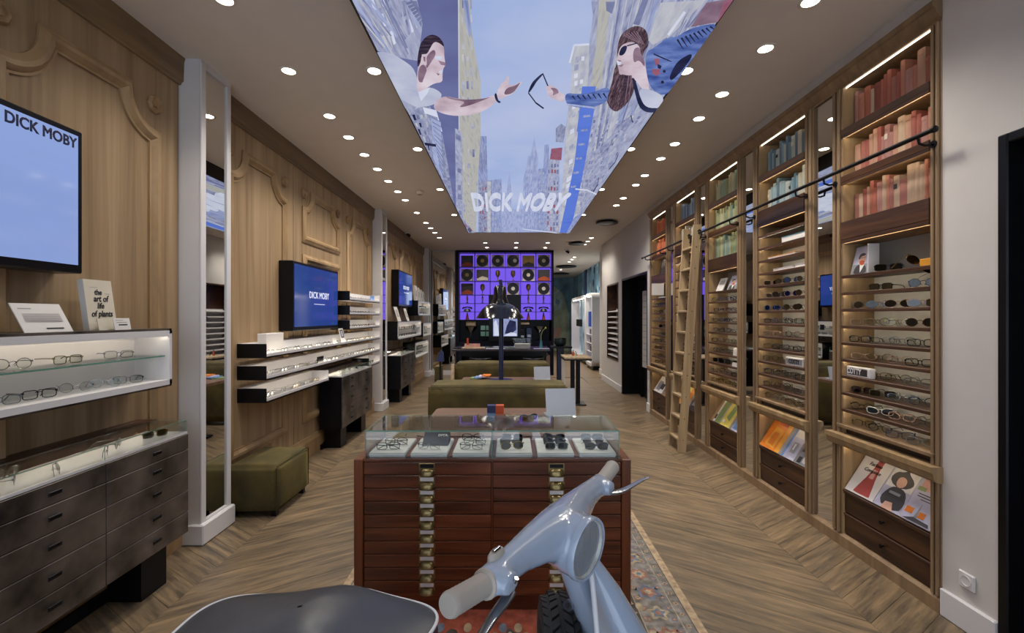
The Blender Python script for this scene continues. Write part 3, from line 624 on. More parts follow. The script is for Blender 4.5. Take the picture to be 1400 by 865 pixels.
def pair(x, y, z, rz, where, group, shape=None, frame=None, lens=None, simple=True, folded=False, tilt=0, sc=1, sun=None):
    """one pair of glasses standing on z; rz turns the front, which looks to -Y at 0"""
    shape = shape or R.choice(['round', 'square', 'square', 'cat', 'round', 'aviator'] if sun else ['round', 'square', 'square', 'cat', 'round'])
    frame = frame or R.choice(['frame_black', 'frame_black', 'frame_tortoise', 'frame_grey', 'frame_gold', 'frame_silver', 'frame_clear', 'frame_olive', 'frame_navy', 'frame_rose'])
    lens = lens or (R.choice(['dark_lens', 'dark_lens', 'brown_lens', 'blue_lens', 'green_lens']) if sun else 'lens_glass')
    st = style(shape, frame, lens, simple, folded); src, used = st
    o = clone(src) if used else src; st[1] = True
    o.location = (x, y, z); o.rotation_euler = (tilt, 0, rz); o.scale = (sc,)*3
    kind = 'sunglasses' if lens in SUN else 'eyeglasses'
    o.name = 'sunglasses' if lens in SUN else 'glasses'
    ln = f'{CNAME[frame]} {SNAME[shape]} {kind}'
    return tag(o, f'{ln}, {where}', kind, group)
# ================================================================ BOOKCASE WALL
BD = 2.46                                    # back of the bookcases
BAYN = ['the bookcase beside the white wall and door', 'the second bookcase from the white wall', 'the middle bookcase', 'the bookcase behind the ladder', 'the last bookcase before the black portal']
BAYS = ['bookcase by the white wall', 'second bookcase from the white wall', 'middle bookcase', 'bookcase behind the ladder', 'last bookcase before the black portal']
BAYG = ['bookcase by white wall', 'second bookcase', 'middle bookcase', 'bookcase behind ladder', 'last bookcase']
BOOKCOL = {'red': ['#ad6552', '#a35c50', '#b97c66', '#a8695a', '#8a4c42', '#bc917a', '#b08078', '#c0a58c', '#a56b62'],
           'blue': ['#6d8a97', '#879fa8', '#5d7685', '#a9b2ac', '#7b95a3', '#b8b29c', '#8fa5ac', '#5a6c80'],
           'green': ['#85906f', '#969f7c', '#6d8a83', '#a8a685', '#b8ac88', '#7c9993', '#8f9a72', '#b2b094'],
           'navy': ['#5b7396', '#6d86a5', '#48608a', '#8196ae', '#9fb0bf'], 'grey': ['#b8b8b4', '#d0cdc6', '#9aa0a6', '#7b848e', '#c4c0b4'],
           'orange': ['#c46a3e', '#b5573a', '#d07f50', '#b9694f']}
CWORD = {'red': 'faded red', 'blue': 'dusty blue', 'green': 'sage green', 'navy': 'slate blue', 'grey': 'pale grey', 'orange': 'burnt orange'}
for f in BOOKCOL:
    for i, c in enumerate(BOOKCOL[f]): plain(f'book_{f}{i}', c, .75, var=.07, vs=22, bump=.04, bs=200, stretch=(1, 1, .25))
def book(y, z, th, h, d, fam, ci, where, group, pages=True, label=False):
    x0 = 2.31; b = thing('book', where, 'book', (x0, y+th/2, z), group)
    m = MB(); c = .0022
    m.prism([(x0+d, y), (x0+.006, y), (x0+.001, y+th*.2), (x0-.001, y+th*.5), (x0+.001, y+th*.8), (x0+.006, y+th), (x0+d, y+th), (x0+d, y+th-c), (x0+.008, y+th-c), (x0+.008, y+c), (x0+d, y+c)], 'z', z, z+h)
    for k in (.12, .86): m.box(x0-.0025, x0+.002, y+th*.25, y+th*.75, z+h*k, z+h*k+.004)
    m.build('cover', f'book_{fam}{ci}', b, 40)
    if pages: bx('page_block', 'cream_paper', b, x0+.008, x0+d-.004, y+c, y+th-c, z+.003, z+h-.004)
    if label: bx('spine_label', label, b, x0-.0035, x0-.001, y+th*.22, y+th*.78, z+h*.62, z+h*.76)
    return b
def book_row(y0, y1, z, fam, bay, shelf, hmin=.17, hmax=.25, hi=None, tall=.30, single=None):
    """books from the far end of a shelf to the near end; counted from the white wall end"""
    y = y1-.02; items = []
    while True:
        th = R.choice([.022, .028, .034, .04, .05, .03])
        if y-th < y0+.004: break
        items.append((y-th, th)); y -= th+.0015
    n = len(items)
    for i, (yy, th) in enumerate(items):
        ci = R.randrange(len(BOOKCOL[fam])); k = n-1-i
        nm = ORD[k] if k < 20 else 'last'
        lb = f'{CWORD[fam]} book, {nm} from the front, {shelf[4:]}, {BAYS[bay]}'
        if bay in (0, 1): lab = 'ink' if R.random() < .07 and th > .03 else (('cream_paper' if R.random() < .03 else False))
        else: lab = False
        book(yy, z, th, R.uniform(hmin, hmax), R.uniform(.10, .125), fam, ci, lb, f'books on {shelf} of {BAYN[bay]}', bay < 3, lab)
def sheet(name, label, cat, p0, p1, yw, mats, draw=None, th=.012, group=None):
    """a magazine or card: from its foot p0 (x,z) to its head p1, width yw=(y0,y1)"""
    (x0, z0), (x1, z1) = p0, p1; d = Vector((x1-x0, 0, z1-z0)); L = d.length; d.normalize(); nrm = Vector((-d.z, 0, d.x))
    t = thing(name, label, cat, (x0, (yw[0]+yw[1])/2, z0), group)
    P = lambda u, v, k: tuple(Vector((x0, yw[1], z0))+d*(v*L)+Vector((0, -1, 0))*(u*(yw[1]-yw[0]))+nrm*k)
    m = MB(); V = [P(u, v, k) for k in (-th, 0) for u, v in ((0, 0), (1, 0), (1, 1), (0, 1))]
    m.add(V, [(0, 1, 2, 3), (4, 7, 6, 5), (0, 4, 5, 1), (1, 5, 6, 2), (2, 6, 7, 3), (3, 7, 4, 0)], 1); m.I[1] = 0; m.build('body', [mats[0], 'paper'], t)
    if draw:
        pm = MB(); mm = []
        for i, (mt, pts) in enumerate(draw):
            if mt not in mm: mm.append(mt)
            pm.add([P(u, v, .0008+i*.0003) for u, v in (pts if len(pts) < 5 else chaikin(pts, 1))], [tuple(range(len(pts)*(1 if len(pts) < 5 else 2)))], mm.index(mt))
        pm.build('cover_print', mm, t)
    return t, P
def rc(a, b, c, d): return [(a, b), (c, b), (c, d), (a, d)]
for nm, c in (('p_red', '#a8453e'), ('p_orange', '#d4761c'), ('p_amber', '#dd9a30'), ('p_rust', '#b8502a'), ('p_blue', '#6d8fc4'), ('p_lilac', '#b7b6cc'), ('p_dark', '#3a3638'), ('p_skin', '#d3a792'), ('p_grey', '#8d8f94'), ('p_green', '#7d9258'), ('p_yellow', '#d3c45e'), ('p_pink', '#cf9a92'), ('p_white', '#dedbd8'), ('p_teal', '#4f8d9c')): plain(nm, c, .45, var=.08, vs=12)
def shelf_glasses(bay, ya, yb, zs, simple):
    """eyeglasses along every narrow shelf of a bay, with the fronts looking out and towards the shop front"""
    for k, z in enumerate(zs):
        n = {0: 4, 1: 4, 2: 4, 3: 3, 4: 3}[bay]
        yield k, z, n
# continuous members
m = MB(); m.prism([(2.20, 3.20), (2.20, 3.17), (2.212, 3.165), (2.222, 3.14), (2.238, 3.12), (2.25, 3.11), (2.25, 3.095), (2.48, 3.095), (2.48, 3.20)], 'y', 2.372, 7.308)
struct(m.build('trim_1', 'stile_oak', None, 30), 'long oak cornice over the bookcases')
m = MB(); m.prism([(2.235, 0), (2.48, 0), (2.48, .085), (2.25, .085), (2.235, .07)], 'y', 2.372, 7.308); struct(m.build('baseboard_right', 'stile_oak', None, 30), 'oak plinth under the bookcases')
for b in range(5):
    y0 = 2.43+1.035*b; y1 = y0+.65; s0, s1 = y0-.06 if b == 0 else y0-.09, y1+.09
    if b == 4: s1 = 7.308
    desc = ['oak bookcase with red books beside the white wall and door', 'oak bookcase with two rows of blue books over many glasses shelves', 'middle oak bookcase with three rows of green books over glasses shelves', 'oak bookcase partly hidden behind the ladder', 'oak bookcase with orange books, last before the black portal'][b]
    t = thing('bookcase', desc, 'bookcase', (2.4, (y0+y1)/2, .085), 'oak bookcases along the right wall')
    for (a, c) in ((s0, y0), (y1, s1)):
        m = MB(); w = c-a; m.cbox(2.245, 2.475, a, c, .085, 3.095, .003); m.cbox(2.232, 2.246, a+w*.12, a+w*.42, .085, 3.095, .004); m.cbox(2.232, 2.246, a+w*.58, a+w*.88, .085, 3.095, .004); m.build('stile', 'stile_oak', t, 30)
    for (a, c) in ((y0, y0+.004), (y1-.004, y1)): bx('side_lining', 'case_oak', t, 2.25, 2.46, a, c, .085, 3.095)
    bx('back_panel', 'case_back', t, BD, BD+.015, y0, y1, .62, 2.2); bx('back_panel', 'case_oak', t, BD, BD+.015, y0, y1, 2.2, 3.095)
    bx('led_strip', 'led_white', t, 2.262, 2.267, y0+.01, y1-.01, 3.087, 3.093)
    heavy = b in (1, 3)                                       # two book rows, then the deep board
    for z in ((2.81,) if heavy else (2.81, 2.495)):
        m = MB(); m.cbox(2.235, 2.46, y0, y1, z-.045, z, .003); m.build('book_shelf', 'dark_walnut', t)
        bx('shelf_underside', 'case_oak', t, 2.262, 2.455, y0+.001, y1-.001, z-.055, z-.045)
        bx('shelf_lip', 'dark_walnut', t, 2.235, 2.243, y0, y1, z-.062, z-.045); bx('led_strip', 'led_soft', t, 2.243, 2.245, y0+.01, y1-.01, z-.061, z-.047)
    zb = 2.495 if heavy else 2.185
    bx('deep_board', 'dark_walnut', t, 2.232, 2.46, y0, y1, zb-.12, zb, c=.003); bx('shelf_underside', 'case_oak', t, 2.25, 2.458, y0+.001, y1-.001, zb-.145, zb-.12)
    bx('led_strip', 'led_soft', t, 2.243, 2.245, y0+.01, y1-.01, zb-.143, zb-.125); bx('shelf_lip', 'dark_walnut', t, 2.234, 2.243, y0, y1, zb-.144, zb-.12)
    zs = [1.825-.1115*k for k in range(-4 if heavy else 0, 9)]
    for z in zs:
        bx('display_shelf', 'shelf_walnut', t, 2.238, BD, y0, y1, z-.014, z, c=.002); bx('shelf_lip', 'shelf_walnut', t, 2.2385, 2.245, y0+.002, y1-.002, z-.021, z-.014); bx('led_strip', 'led_warm', t, 2.245, 2.247, y0+.006, y1-.006, z-.0205, z-.0142)
    bx('display_shelf', 'stile_oak', t, 2.225, BD, y0-.03, y1+.03, .805, .825, c=.002); bx('shelf_fascia', 'dark_walnut', t, 2.27, 2.29, y0, y1, .745, .805)
    MB().prism([(2.185, .765), (2.185, .735), (2.195, .728), (2.2, .70), (2.215, .685), (2.235, .68), (2.30, .68), (2.30, .765)], 'y', y0-.065, y1+.085).build('ledge', 'case_oak', t, 30)
    bx('led_strip', 'led_soft', t, 2.262, 2.272, y0+.01, y1-.01, .676, .68)
    MB().prism([(2.26, .385), (2.275, .385), (2.452, .66), (2.437, .66)], 'y', y0+.004, y1-.004).build('slope', 'case_oak', t)
    for (za, zc) in ((.235, .372), (.092, .229)):
        dr = bx('drawer', 'dark_walnut', t, 2.258, 2.44, y0+.006, y1-.006, za, zc, c=.003)
        bx('drawer_lip', 'shelf_walnut', dr, 2.25, 2.262, y0+.006, y1-.006, zc-.012, zc, c=.002)
        MB().cyl((2.258, (y0+y1)/2, (za+zc)/2), (2.245, (y0+y1)/2, (za+zc)/2), .006, n=10).lathe([(.0005, 2.23), (.012, 2.233), (.013, 2.24), (.006, 2.246)], 12, (0, (y0+y1)/2, (za+zc)/2), 'x').build('knob', 'black_metal', dr, 40)
    bx('drawer_rail', 'shelf_walnut', t, 2.246, 2.45, y0, y1, .372, .386, c=.003)
    # ---- books
    fam = [('red', 'red', 'red'), ('blue', 'blue'), ('green', 'green', 'green'), ('navy', 'grey'), ('orange', 'orange')][b]
    for k, f in enumerate(fam): book_row(y0+.004, y1, (2.811, 2.496, 2.186)[k] if not (heavy and k == 1) else 2.496, f, b, ('the top shelf', 'the second shelf', 'the third shelf')[k])
    # ---- eyewear
    for k, z in enumerate(zs+[.825]):
        n = {0: 4, 1: 4, 2: 4, 3: 3, 4: 3}[b]; nshelf = len(zs)+1
        if heavy and k < 4:
            continue
        kk = k; sk = []
        if b == 0 and k == 0: continue
        if b == 2 and k == 0: continue
        if b == 4 and k == 0: continue
        if b == 0 and k == 6: sk = [3]
        if b == 1 and k == 10: sk = [2]
        if b == 2 and k in (6, 7): sk = [0]
        for i in range(n):
            if i in sk: continue
            step = .58/n; yy = y0+.05+step*(i+.5)+R.uniform(-.012, .012)
            sun = (b == 0 and k in (1, 2)) or (b == 1 and k in (4, 5, 6)) or (R.random() < .07) or (b == 2 and k == 7)
            if b == 0 and k == 1 and i not in (0, 2): continue
            if b == 0 and k == 8 and i == 2: pair(2.315, yy, z, -math.radians(50), 'on the second shelf up of the bookcase by the white wall', 'glasses in '+BAYN[b], 'cat', 'frame_white', 'brown_lens', False, sc=1.1); continue
            pair(2.30+R.uniform(0, .02), yy, z, -math.radians(R.uniform(38, 72)), f'{ORD[i]} from the front, {ORD[nshelf-1-k]} glasses shelf up, {BAYG[b]}', 'glasses in '+BAYN[b], simple=b > 1, sun=sun, sc=1.08)
# ---- what else stands in the bays
def print_face(): return [('p_grey', rc(0, 0, 1, 1)), ('p_lilac', rc(.05, .35, .95, .96)), ('p_dark', [(.15, 0), (.2, .26), (.42, .36), (.7, .34), (.86, .2), (.9, 0)]), ('p_white', [(.45, .33), (.55, .05), (.72, .32)]), ('p_skin', [(.4, .36), (.34, .5), (.4, .66), (.66, .68), (.74, .5), (.66, .35), (.52, .3)]), ('p_rust', [(.4, .38), (.6, .28), (.72, .4), (.66, .47), (.44, .48)]), ('p_dark', [(.3, .55), (.34, .7), (.5, .74), (.68, .7), (.66, .64), (.42, .62), (.4, .52)]), ('p_dark', rc(.44, .56, .56, .575)), ('p_dark', rc(.6, .56, .7, .575))]
t, P = sheet('photo_frame', 'framed portrait photo on the first glasses shelf by the white wall', 'picture frame', (2.28, 1.826), (2.325, 2.015), (2.905, 3.055), ('p_white',), print_face(), .012)
bx('glass_edge', 'white_lacquer', t, 2.275, 2.345, 2.893, 2.899, 1.826, 2.015)
w = thing('wooden_riser', 'small honey coloured wooden block at the end of the first glasses shelf', 'block', (2.35, 2.5, 1.826)); MB().cbox(2.30, 2.44, 2.44, 2.56, 1.826, 1.872, .003).build('block', 'p_amber', w)
M['wall_oak']
pair(2.30, 2.575, 1.826, -math.radians(35), 'leaning up on the honey wooden block', 'glasses in '+BAYN[0], 'aviator', 'frame_gold', 'brown_lens', False, sc=1.2).rotation_euler = (math.radians(-15), math.radians(38), -math.radians(25))
pair(2.30, 2.77, 1.826, -math.radians(45), 'between the portrait photo and the honey block', 'glasses in '+BAYN[0], 'square', 'frame_black', 'dark_lens', False, sc=1.1)
t = thing('sign_block', 'clear acrylic block with pale letters on the glasses shelf by the white wall', 'sign', (2.27, 2.98, 1.156))
z = 1.825-.1115*6
bx('block', 'white_lacquer', t, 2.262, 2.30, 2.865, 3.062, z, z+.064, c=.003); bx('print', 'p_dark', t, 2.2608, 2.262, 2.885, 3.052, z+.01, z+.054)
text('COTTY', t, 'white_lacquer', .05, (2.2604, 2.995, z+.032), (0, -1, 0), (0, 0, 1), bold=.002, sx=.72)
t = thing('sign_block', 'white lettered block on a shelf in the second bookcase from the white wall', 'sign', (2.27, 3.6, 1.04)); z = 1.825-.1115*6
bx('block', 'white_lacquer', t, 2.262, 2.30, 3.52, 3.74, z, z+.066, c=.003); bx('print', 'p_grey', t, 2.2608, 2.262, 3.53, 3.73, z+.012, z+.054); text('COTTY', t, 'ink', .05, (2.2604, 3.63, z+.032), (0, -1, 0), (0, 0, 1), bold=.002, sx=.8)
# flat stacks on the upper shelves of the second bookcase
zs1 = [1.825-.1115*k for k in range(-4, 0)]
for j, (k, ya, yb, mt, th, lb) in enumerate(((1, 3.48, 3.80, 'p_teal', .05, 'teal book lying flat on the second glasses shelf of the second bookcase'), (2, 3.62, 4.0, 'p_amber', .022, 'amber folder lying flat on the third glasses shelf of the second bookcase'), (3, 3.47, 3.62, 'p_white', .03, 'short white box lying on the fourth glasses shelf of the second bookcase'), (3, 3.64, 3.92, 'p_white', .022, 'long white box lying on the fourth glasses shelf of the second bookcase'))):
    t = thing('flat_book' if j < 2 else 'paper_box', lb, 'book' if j < 2 else 'box', (2.34, (ya+yb)/2, zs1[k])); bx('cover', mt, t, 2.26, 2.42, ya, yb, zs1[k], zs1[k]+.004, c=.001); bx('cover', mt, t, 2.26, 2.42, ya, yb, zs1[k]+th-.004, zs1[k]+th, c=.001); bx('page_block', 'paper', t, 2.264, 2.416, ya+.003, yb-.003, zs1[k]+.004, zs1[k]+th-.004)
Y2 = 2.43+2*1.035
sheet('photo_frame', 'white card with pale text in the middle bookcase, the one nearer the ladder', 'picture frame', (2.28, 1.826), (2.34, 1.97), (Y2+.40, Y2+.56), ('p_white',), [('p_white', rc(0, 0, 1, 1)), ('pale_ink', rc(.15, .5, .85, .8))], .01)
sheet('photo_frame', 'framed portrait card in the middle bookcase, the one nearer the shop front', 'picture frame', (2.28, 1.826), (2.34, 1.98), (Y2+.12, Y2+.3), ('p_grey',), print_face(), .01)
for (k, ya, yb, lb) in ((6, .02, .1, 'small white folded card on a glasses shelf of the middle bookcase'), (7, .02, .12, 'small white block sign below the folded card in the middle bookcase')):
    z = 1.825-.1115*k; t = thing('card', lb, 'card', (2.29, Y2+ya, z)); MB().prism([(2.262, z), (2.27, z+.075 if k == 6 else z+.04), (2.30, z)], 'y', Y2+ya, Y2+yb+.03).build('body', 'paper', t)
Y4 = 2.43+4*1.035
for k in range(4):
    sheet('album_sleeve', f'dark record sleeve on end in the last bookcase, {ORD[k]} from the ladder side', 'record', (2.30+.01*k, 2.187-.0), (2.34+.01*k, 2.43), (Y4+.08+k*.12, Y4+.19+k*.12), ('p_dark' if k % 2 else 'p_grey',), [('p_dark', rc(.1, .1, .9, .9)), ('p_grey', rc(.3, .5, .7, .8))], .006, 'record sleeves in the last bookcase')
t = thing('acrylic_sign', 'pale frosted plate jutting from the last bookcase', 'sign', (2.2, Y4+.3, 1.95)); bx('plate', 'paper', t, 2.06, 2.235, Y4+.06, Y4+.07, 1.86, 2.03); bx('foot', 'paper', t, 2.2, 2.3, Y4+.05, Y4+.2, 1.826, 1.84)
Y3 = 2.43+3*1.035
sheet('photo_frame', 'framed portrait low behind the ladder', 'picture frame', (2.28, 1.826-.1115*5), (2.33, 1.826-.1115*5+.1), (Y3+.05, Y3+.2), ('p_white',), print_face(), .01)
# magazines on the slopes
def mag(b, ya, yb, lb, mats, draw, v1=1.0, th=.012):
    y0 = 2.43+1.035*b; k0 = Vector((2.262, .388)); k1 = Vector((2.437, .66)); e = k0.lerp(k1, v1)
    n = Vector((-.84, .54))*(.004+th); return sheet('magazine', lb, 'magazine', tuple(k0+n), tuple(e+n), (y0+ya, y0+yb), mats, draw, th, 'magazines on the sloped shelves')
t, P = mag(0, .40, .63, 'cream magazine with a red dress on the cover, by the white wall', ('paper',), [('p_red', [(.28, .06), (.28, .03), (.84, .03), (.84, .06), (.7, .5), (.68, .72), (.74, .94), (.74, .99), (.5, .99), (.5, .94), (.5, .72), (.46, .5)]), ('p_pink', rc(.5, .4, .64, .6))])
for w, v in (('Vintage', .83), ('Fashion', .69), ('Complete', .55)): text(w, t, 'ink', .036, P(.5, v, .003), (0, -1, 0), Vector(P(0, 1, 0))-Vector(P(0, 0, 0)), sx=.9, shear=.3)
mag(0, .205, .395, 'grey magazine with a figure in a wide dark hat', ('p_lilac',), [('p_white', rc(.04, .5, .96, .98)), ('p_dark', [(.06, .68), (.16, .86), (.4, .9), (.52, .98), (.62, .88), (.86, .78), (.92, .66), (.7, .54), (.3, .54)]), ('p_skin', [(.34, .6), (.34, .76), (.5, .8), (.66, .74), (.68, .6), (.5, .52)]), ('p_dark', [(.1, .2), (.2, .42), (.36, .54), (.66, .54), (.86, .46), (.98, .22), (.9, .04), (.3, .04)]), ('p_grey', rc(.3, .36, .7, .42)), ('p_skin', [(.3, .0), (.36, .16), (.6, .18), (.74, .0)])], .86)
mag(0, .005, .195, 'pale blue magazine with a pink street scene, nearest the white wall', ('p_lilac',), [('p_pink', rc(.1, .64, .95, .92)), ('p_white', rc(.4, .66, .9, .8)), ('p_green', rc(.04, .62, .3, .7)), ('p_lilac', rc(.05, .05, .95, .58)), ('p_dark', rc(.15, .55, .8, .57)), ('p_dark', rc(.15, .5, .8, .52)), ('p_dark', rc(.3, .45, .9, .465)), ('p_orange', rc(.05, .14, .3, .26)), ('p_orange', rc(.5, .12, .7, .24)), ('p_grey', [(.4, .1), (.45, .4), (.5, .1)]), ('p_dark', [(.1, .02), (.4, .1), (.9, .08), (.95, .02)])], .93, .02)
mag(1, .34, .62, 'large orange art book on the sloped shelf', ('p_orange',), [('p_amber', rc(.8, 0, 1, 1)), ('p_rust', rc(.35, .72, .78, .98)), ('p_amber', [(.2, .1), (.7, .05), (.75, .6), (.3, .66)]), ('p_orange', [(.3, .15), (.6, .12), (.6, .5), (.35, .5)])], 1, .03)
mag(1, .15, .31, 'blue and cream catalogue beside the orange art book', ('p_lilac',), [('p_blue', rc(0, 0, .16, 1)), ('p_white', rc(.2, .7, 1, 1)), ('p_grey', rc(.4, .2, .8, .55)), ('p_white', rc(.5, .3, .62, .5))], .85, .02)
mag(1, .005, .14, 'grey photo magazine near the mirror in the second bookcase', ('p_grey',), [('p_dark', rc(.1, .5, .7, .9)), ('p_white', rc(.5, .1, .9, .35)), ('p_dark', rc(.1, .05, .4, .3))], .65)
mag(2, .42, .56, 'pale green pamphlet in the middle bookcase, nearer the ladder', ('p_white',), [('p_green', rc(.3, 0, 1, 1)), ('p_dark', rc(0, .1, .25, .3))], .9)
mag(2, .18, .38, 'yellow green magazine on the middle sloped shelf', ('p_yellow',), [('p_green', [(.3, .3), (.7, .2), (.8, .8), (.4, .85)]), ('p_white', rc(.1, .1, .3, .2))], 1, .02)
mag(2, .01, .15, 'blue grey brochure in the middle bookcase, nearer the shop front', ('p_lilac',), [('p_blue', rc(.1, .1, .9, .5))], .6)
mag(3, .25, .55, 'golden yellow art book behind the ladder foot', ('p_amber',), [('p_yellow', rc(.1, .2, .6, .9)), ('p_orange', rc(.5, .3, .9, .6))], 1, .03)
mag(3, .03, .2, 'dark grey magazine beside the golden art book', ('p_dark',), [('p_grey', rc(.1, .2, .9, .8))], .8)
mag(4, .2, .55, 'white magazine with a grey photo in the last bookcase', ('p_white',), [('p_grey', rc(.1, .1, .6, .6)), ('p_dark', rc(.5, .2, .9, .5))], .95, .02)
# ---- mirrors between the bookcases
for b in range(4):
    y = 2.43+1.035*b+.65+.09; t = thing('mirror_panel', f'tall narrow mirror between bookcases, {ORD[b]} from the white wall', 'mirror', (2.27, y+.1, .085), 'mirrors between the bookcases')
    bx('mirror', 'mirror', t, 2.262, 2.272, y+.006, y+.199, .085, 3.09)
    for a in (y+.0005, y+.198): bx('edge_bead', 'stile_oak', t, 2.252, 2.272, a, a+.0065, .085, 3.09)
# ---- library ladder and its rail
rail = thing('ladder_rail', 'black pipe rail running across the bookcases', 'rail', (2.15, 4.8, 2.50))
MB().cyl((2.15, 2.31, 2.50), (2.15, 7.42, 2.50), .0125, n=12).build('pipe', 'black_metal', rail, 40)
for y in (2.31, 7.42): MB().lathe([(.0005, y-.012), (.016, y-.01), (.018, y), (.016, y+.01), (.0005, y+.012)], 14, (2.15, 0, 2.50), 'y').build('end_cap', 'black_metal', rail, 40)
for b in range(5):
    for y in ((2.43+1.035*b-.03, 2.43+1.035*b+.695)):
        MB().tube([(2.15, y, 2.4925), (2.155, y, 2.462), (2.185, y, 2.452), (2.232, y, 2.458)], .007, 8).cyl((2.226, y, 2.458), (2.234, y, 2.458), .02, n=12).build('bracket', 'black_metal', rail, 40)
lad = thing('library_ladder', 'oak library ladder leaning on the black rail', 'ladder', (1.95, 5.36, 0))
ya, yb = 5.20, 5.50; F0, F1 = (1.955, 0), (2.135, 2.60)
lp = lambda t: (F0[0]+(F1[0]-F0[0])*t, F0[1]+(F1[1]-F0[1])*t)
for y in (ya, yb):
    m = MB(); hw = .045; V = []
    for t_ in (0, 1):
        x, z = lp(t_); V += [(x-hw, y-.014, z), (x+hw, y-.014, z), (x+hw, y+.014, z), (x-hw, y+.014, z)]
    m.rings([V[:4], V[4:]]); m.build('stile', 'ladder_oak', lad)
    for k in range(10):
        x, z = lp((k*.245+.14)/2.6)
        if y == ya: MB().cyl((x, y-.0145, z), (x, y-.017, z), .006, n=8).build('screw', 'lever_metal', lad)
for k in range(10):
    x, z = lp((k*.245+.14)/2.6); bx('tread', 'ladder_oak', lad, x-.05, x+.04, ya+.014, yb-.014, z-.012, z+.012, c=.003)
for y in (ya, yb):
    x, z = lp(.955); MB().tube([(x+.03, y-.02, z-.05), (x+.05, y-.02, z+.0), (2.165, y-.02, 2.53), (2.15, y-.02, 2.538), (2.134, y-.02, 2.52)], .007, 8).build('hook', 'black_metal', lad, 40)
# ================================================================ LEFT WALL: screens, lit boxes, ledges, drawer cabinets
def tv(y0, y1, z0, z1, label, mat, draw):
    t = thing('wall_screen', label, 'screen', (XL, (y0+y1)/2, (z0+z1)/2)); x = -2.11
    MB().cbox(XL, x, y0, y1, z0, z1, .006).build('case', 'black_lacquer', t, 30)
    bx('display', mat, t, x, x+.003, y0+.028, y1-.028, z0+.04, z1-.028); draw(t, x+.0036); return t
def d1(t, x): text('DICK MOBY', t, 'screen_ink', .068, (x, 2.050, 2.385), (0, 1, 0), (0, 0, 1), bold=.0022, sx=.86)
tv(1.04, 2.245, 1.76, 2.455, 'large pale blue screen with dark lettering above the long lit box', 'screen_pale', d1)
def d2(t, x):
    text('DICK MOBY', t, 'screen_letters', .10, (x, 5.02, 1.775), (0, 1, 0), (0, 0, 1), bold=.001, sx=.95)
    bx('underline', 'screen_letters', t, x, x+.0005, 4.88, 5.16, 1.68, 1.686)
tv(4.41, 5.57, 1.407, 2.096, 'blue screen over the three long white ledges', 'screen_blue', d2)
def d3(t, x):
    text('DICK MOBY', t, 'screen_letters', .10, (x, 9.2, 2.12), (0, 1, 0), (0, 0, 1), bold=.001, sx=.95); bx('underline', 'screen_letters', t, x, x+.0005, 9.0, 9.4, 2.02, 2.028)
tv(8.58, 9.76, 1.746, 2.437, 'blue screen between the second column and the far mirror', 'screen_blue', d3)

def light_box(y0, y1, z0, z1, label, simple=True, x1=-2.0):
    t = thing('lit_display_box', label, 'display case', (XL, (y0+y1)/2, z0), 'lit display boxes on the panelled wall')
    m = MB(); e = .012
    m.box(XL, x1-.012, y0, y1, z1-e, z1); m.box(XL, x1-.012, y0, y1, z0, z0+e); m.box(XL, x1-.012, y0, y0+e, z0, z1); m.box(XL, x1-.012, y1-e, y1, z0, z1); m.build('shell', 'scorched_metal' if not simple else 'black_lacquer', t)
    m = MB(); w = .03
    m.box(XL+.01, x1, y0+e, y1-e, z1-e-.018, z1-e); m.box(XL+.01, x1, y0+e, y1-e, z0+e, z0+e+w); m.box(XL+.01, x1, y0+e, y0+w, z0+e, z1-e); m.box(XL+.01, x1, y1-w, y1-e, z0+e, z1-e); m.box(XL, XL+.044, y0+e, y1-e, z0+e, z1-e); m.build('lining', 'white_lacquer', t)
    bx('front_lip', 'white_lacquer', t, x1-.010, x1, y0+w, y1-w, z1-e-.034, z1-e-.018); bx('led_strip', 'led_case', t, x1-.013, x1-.010, y0+.04, y1-.04, z1-e-.032, z1-e-.018)
    zm = z0+.175; bx('glass_shelf', 'display_glass', t, XL+.012, x1-.03, y0+w, y1-w, zm, zm+.008); bx('shelf_edge', 'glass_edge', t, x1-.03, x1-.028, y0+w, y1-w, zm, zm+.008)
    return t, zm+.0085, z0+e+w
t, zm, zb = light_box(.75, 2.70, 1.14, 1.48, 'long lit white display box below the pale blue screen', False)
for i, y in enumerate((2.44, 2.16, 1.92, 1.76)):
    pair(-2.10, y, zm, math.radians((62, 84, 70, 95)[i]), f'{ORD[i]} from the white column on the glass shelf', 'glasses in the long lit box', ('square', 'square', 'round', 'round')[i], ('frame_grey', 'frame_olive', 'frame_clear', 'frame_rose')[i], 'demo_lens', False, sc=1.05)
for i, y in enumerate((2.50, 2.36, 2.20, 2.03, 1.87, 1.72)):
    pair(-2.10, y, zb, math.radians((50, 45, 52, 78, 66, 80)[i]), f'{ORD[i]} from the white column on the box floor', 'glasses in the long lit box', ('square', 'round', 'round', 'square', 'square', 'round')[i], ('frame_clear', 'frame_silver', 'frame_silver', 'frame_black', 'frame_grey', 'frame_navy')[i], 'demo_lens', False, sc=1.05)
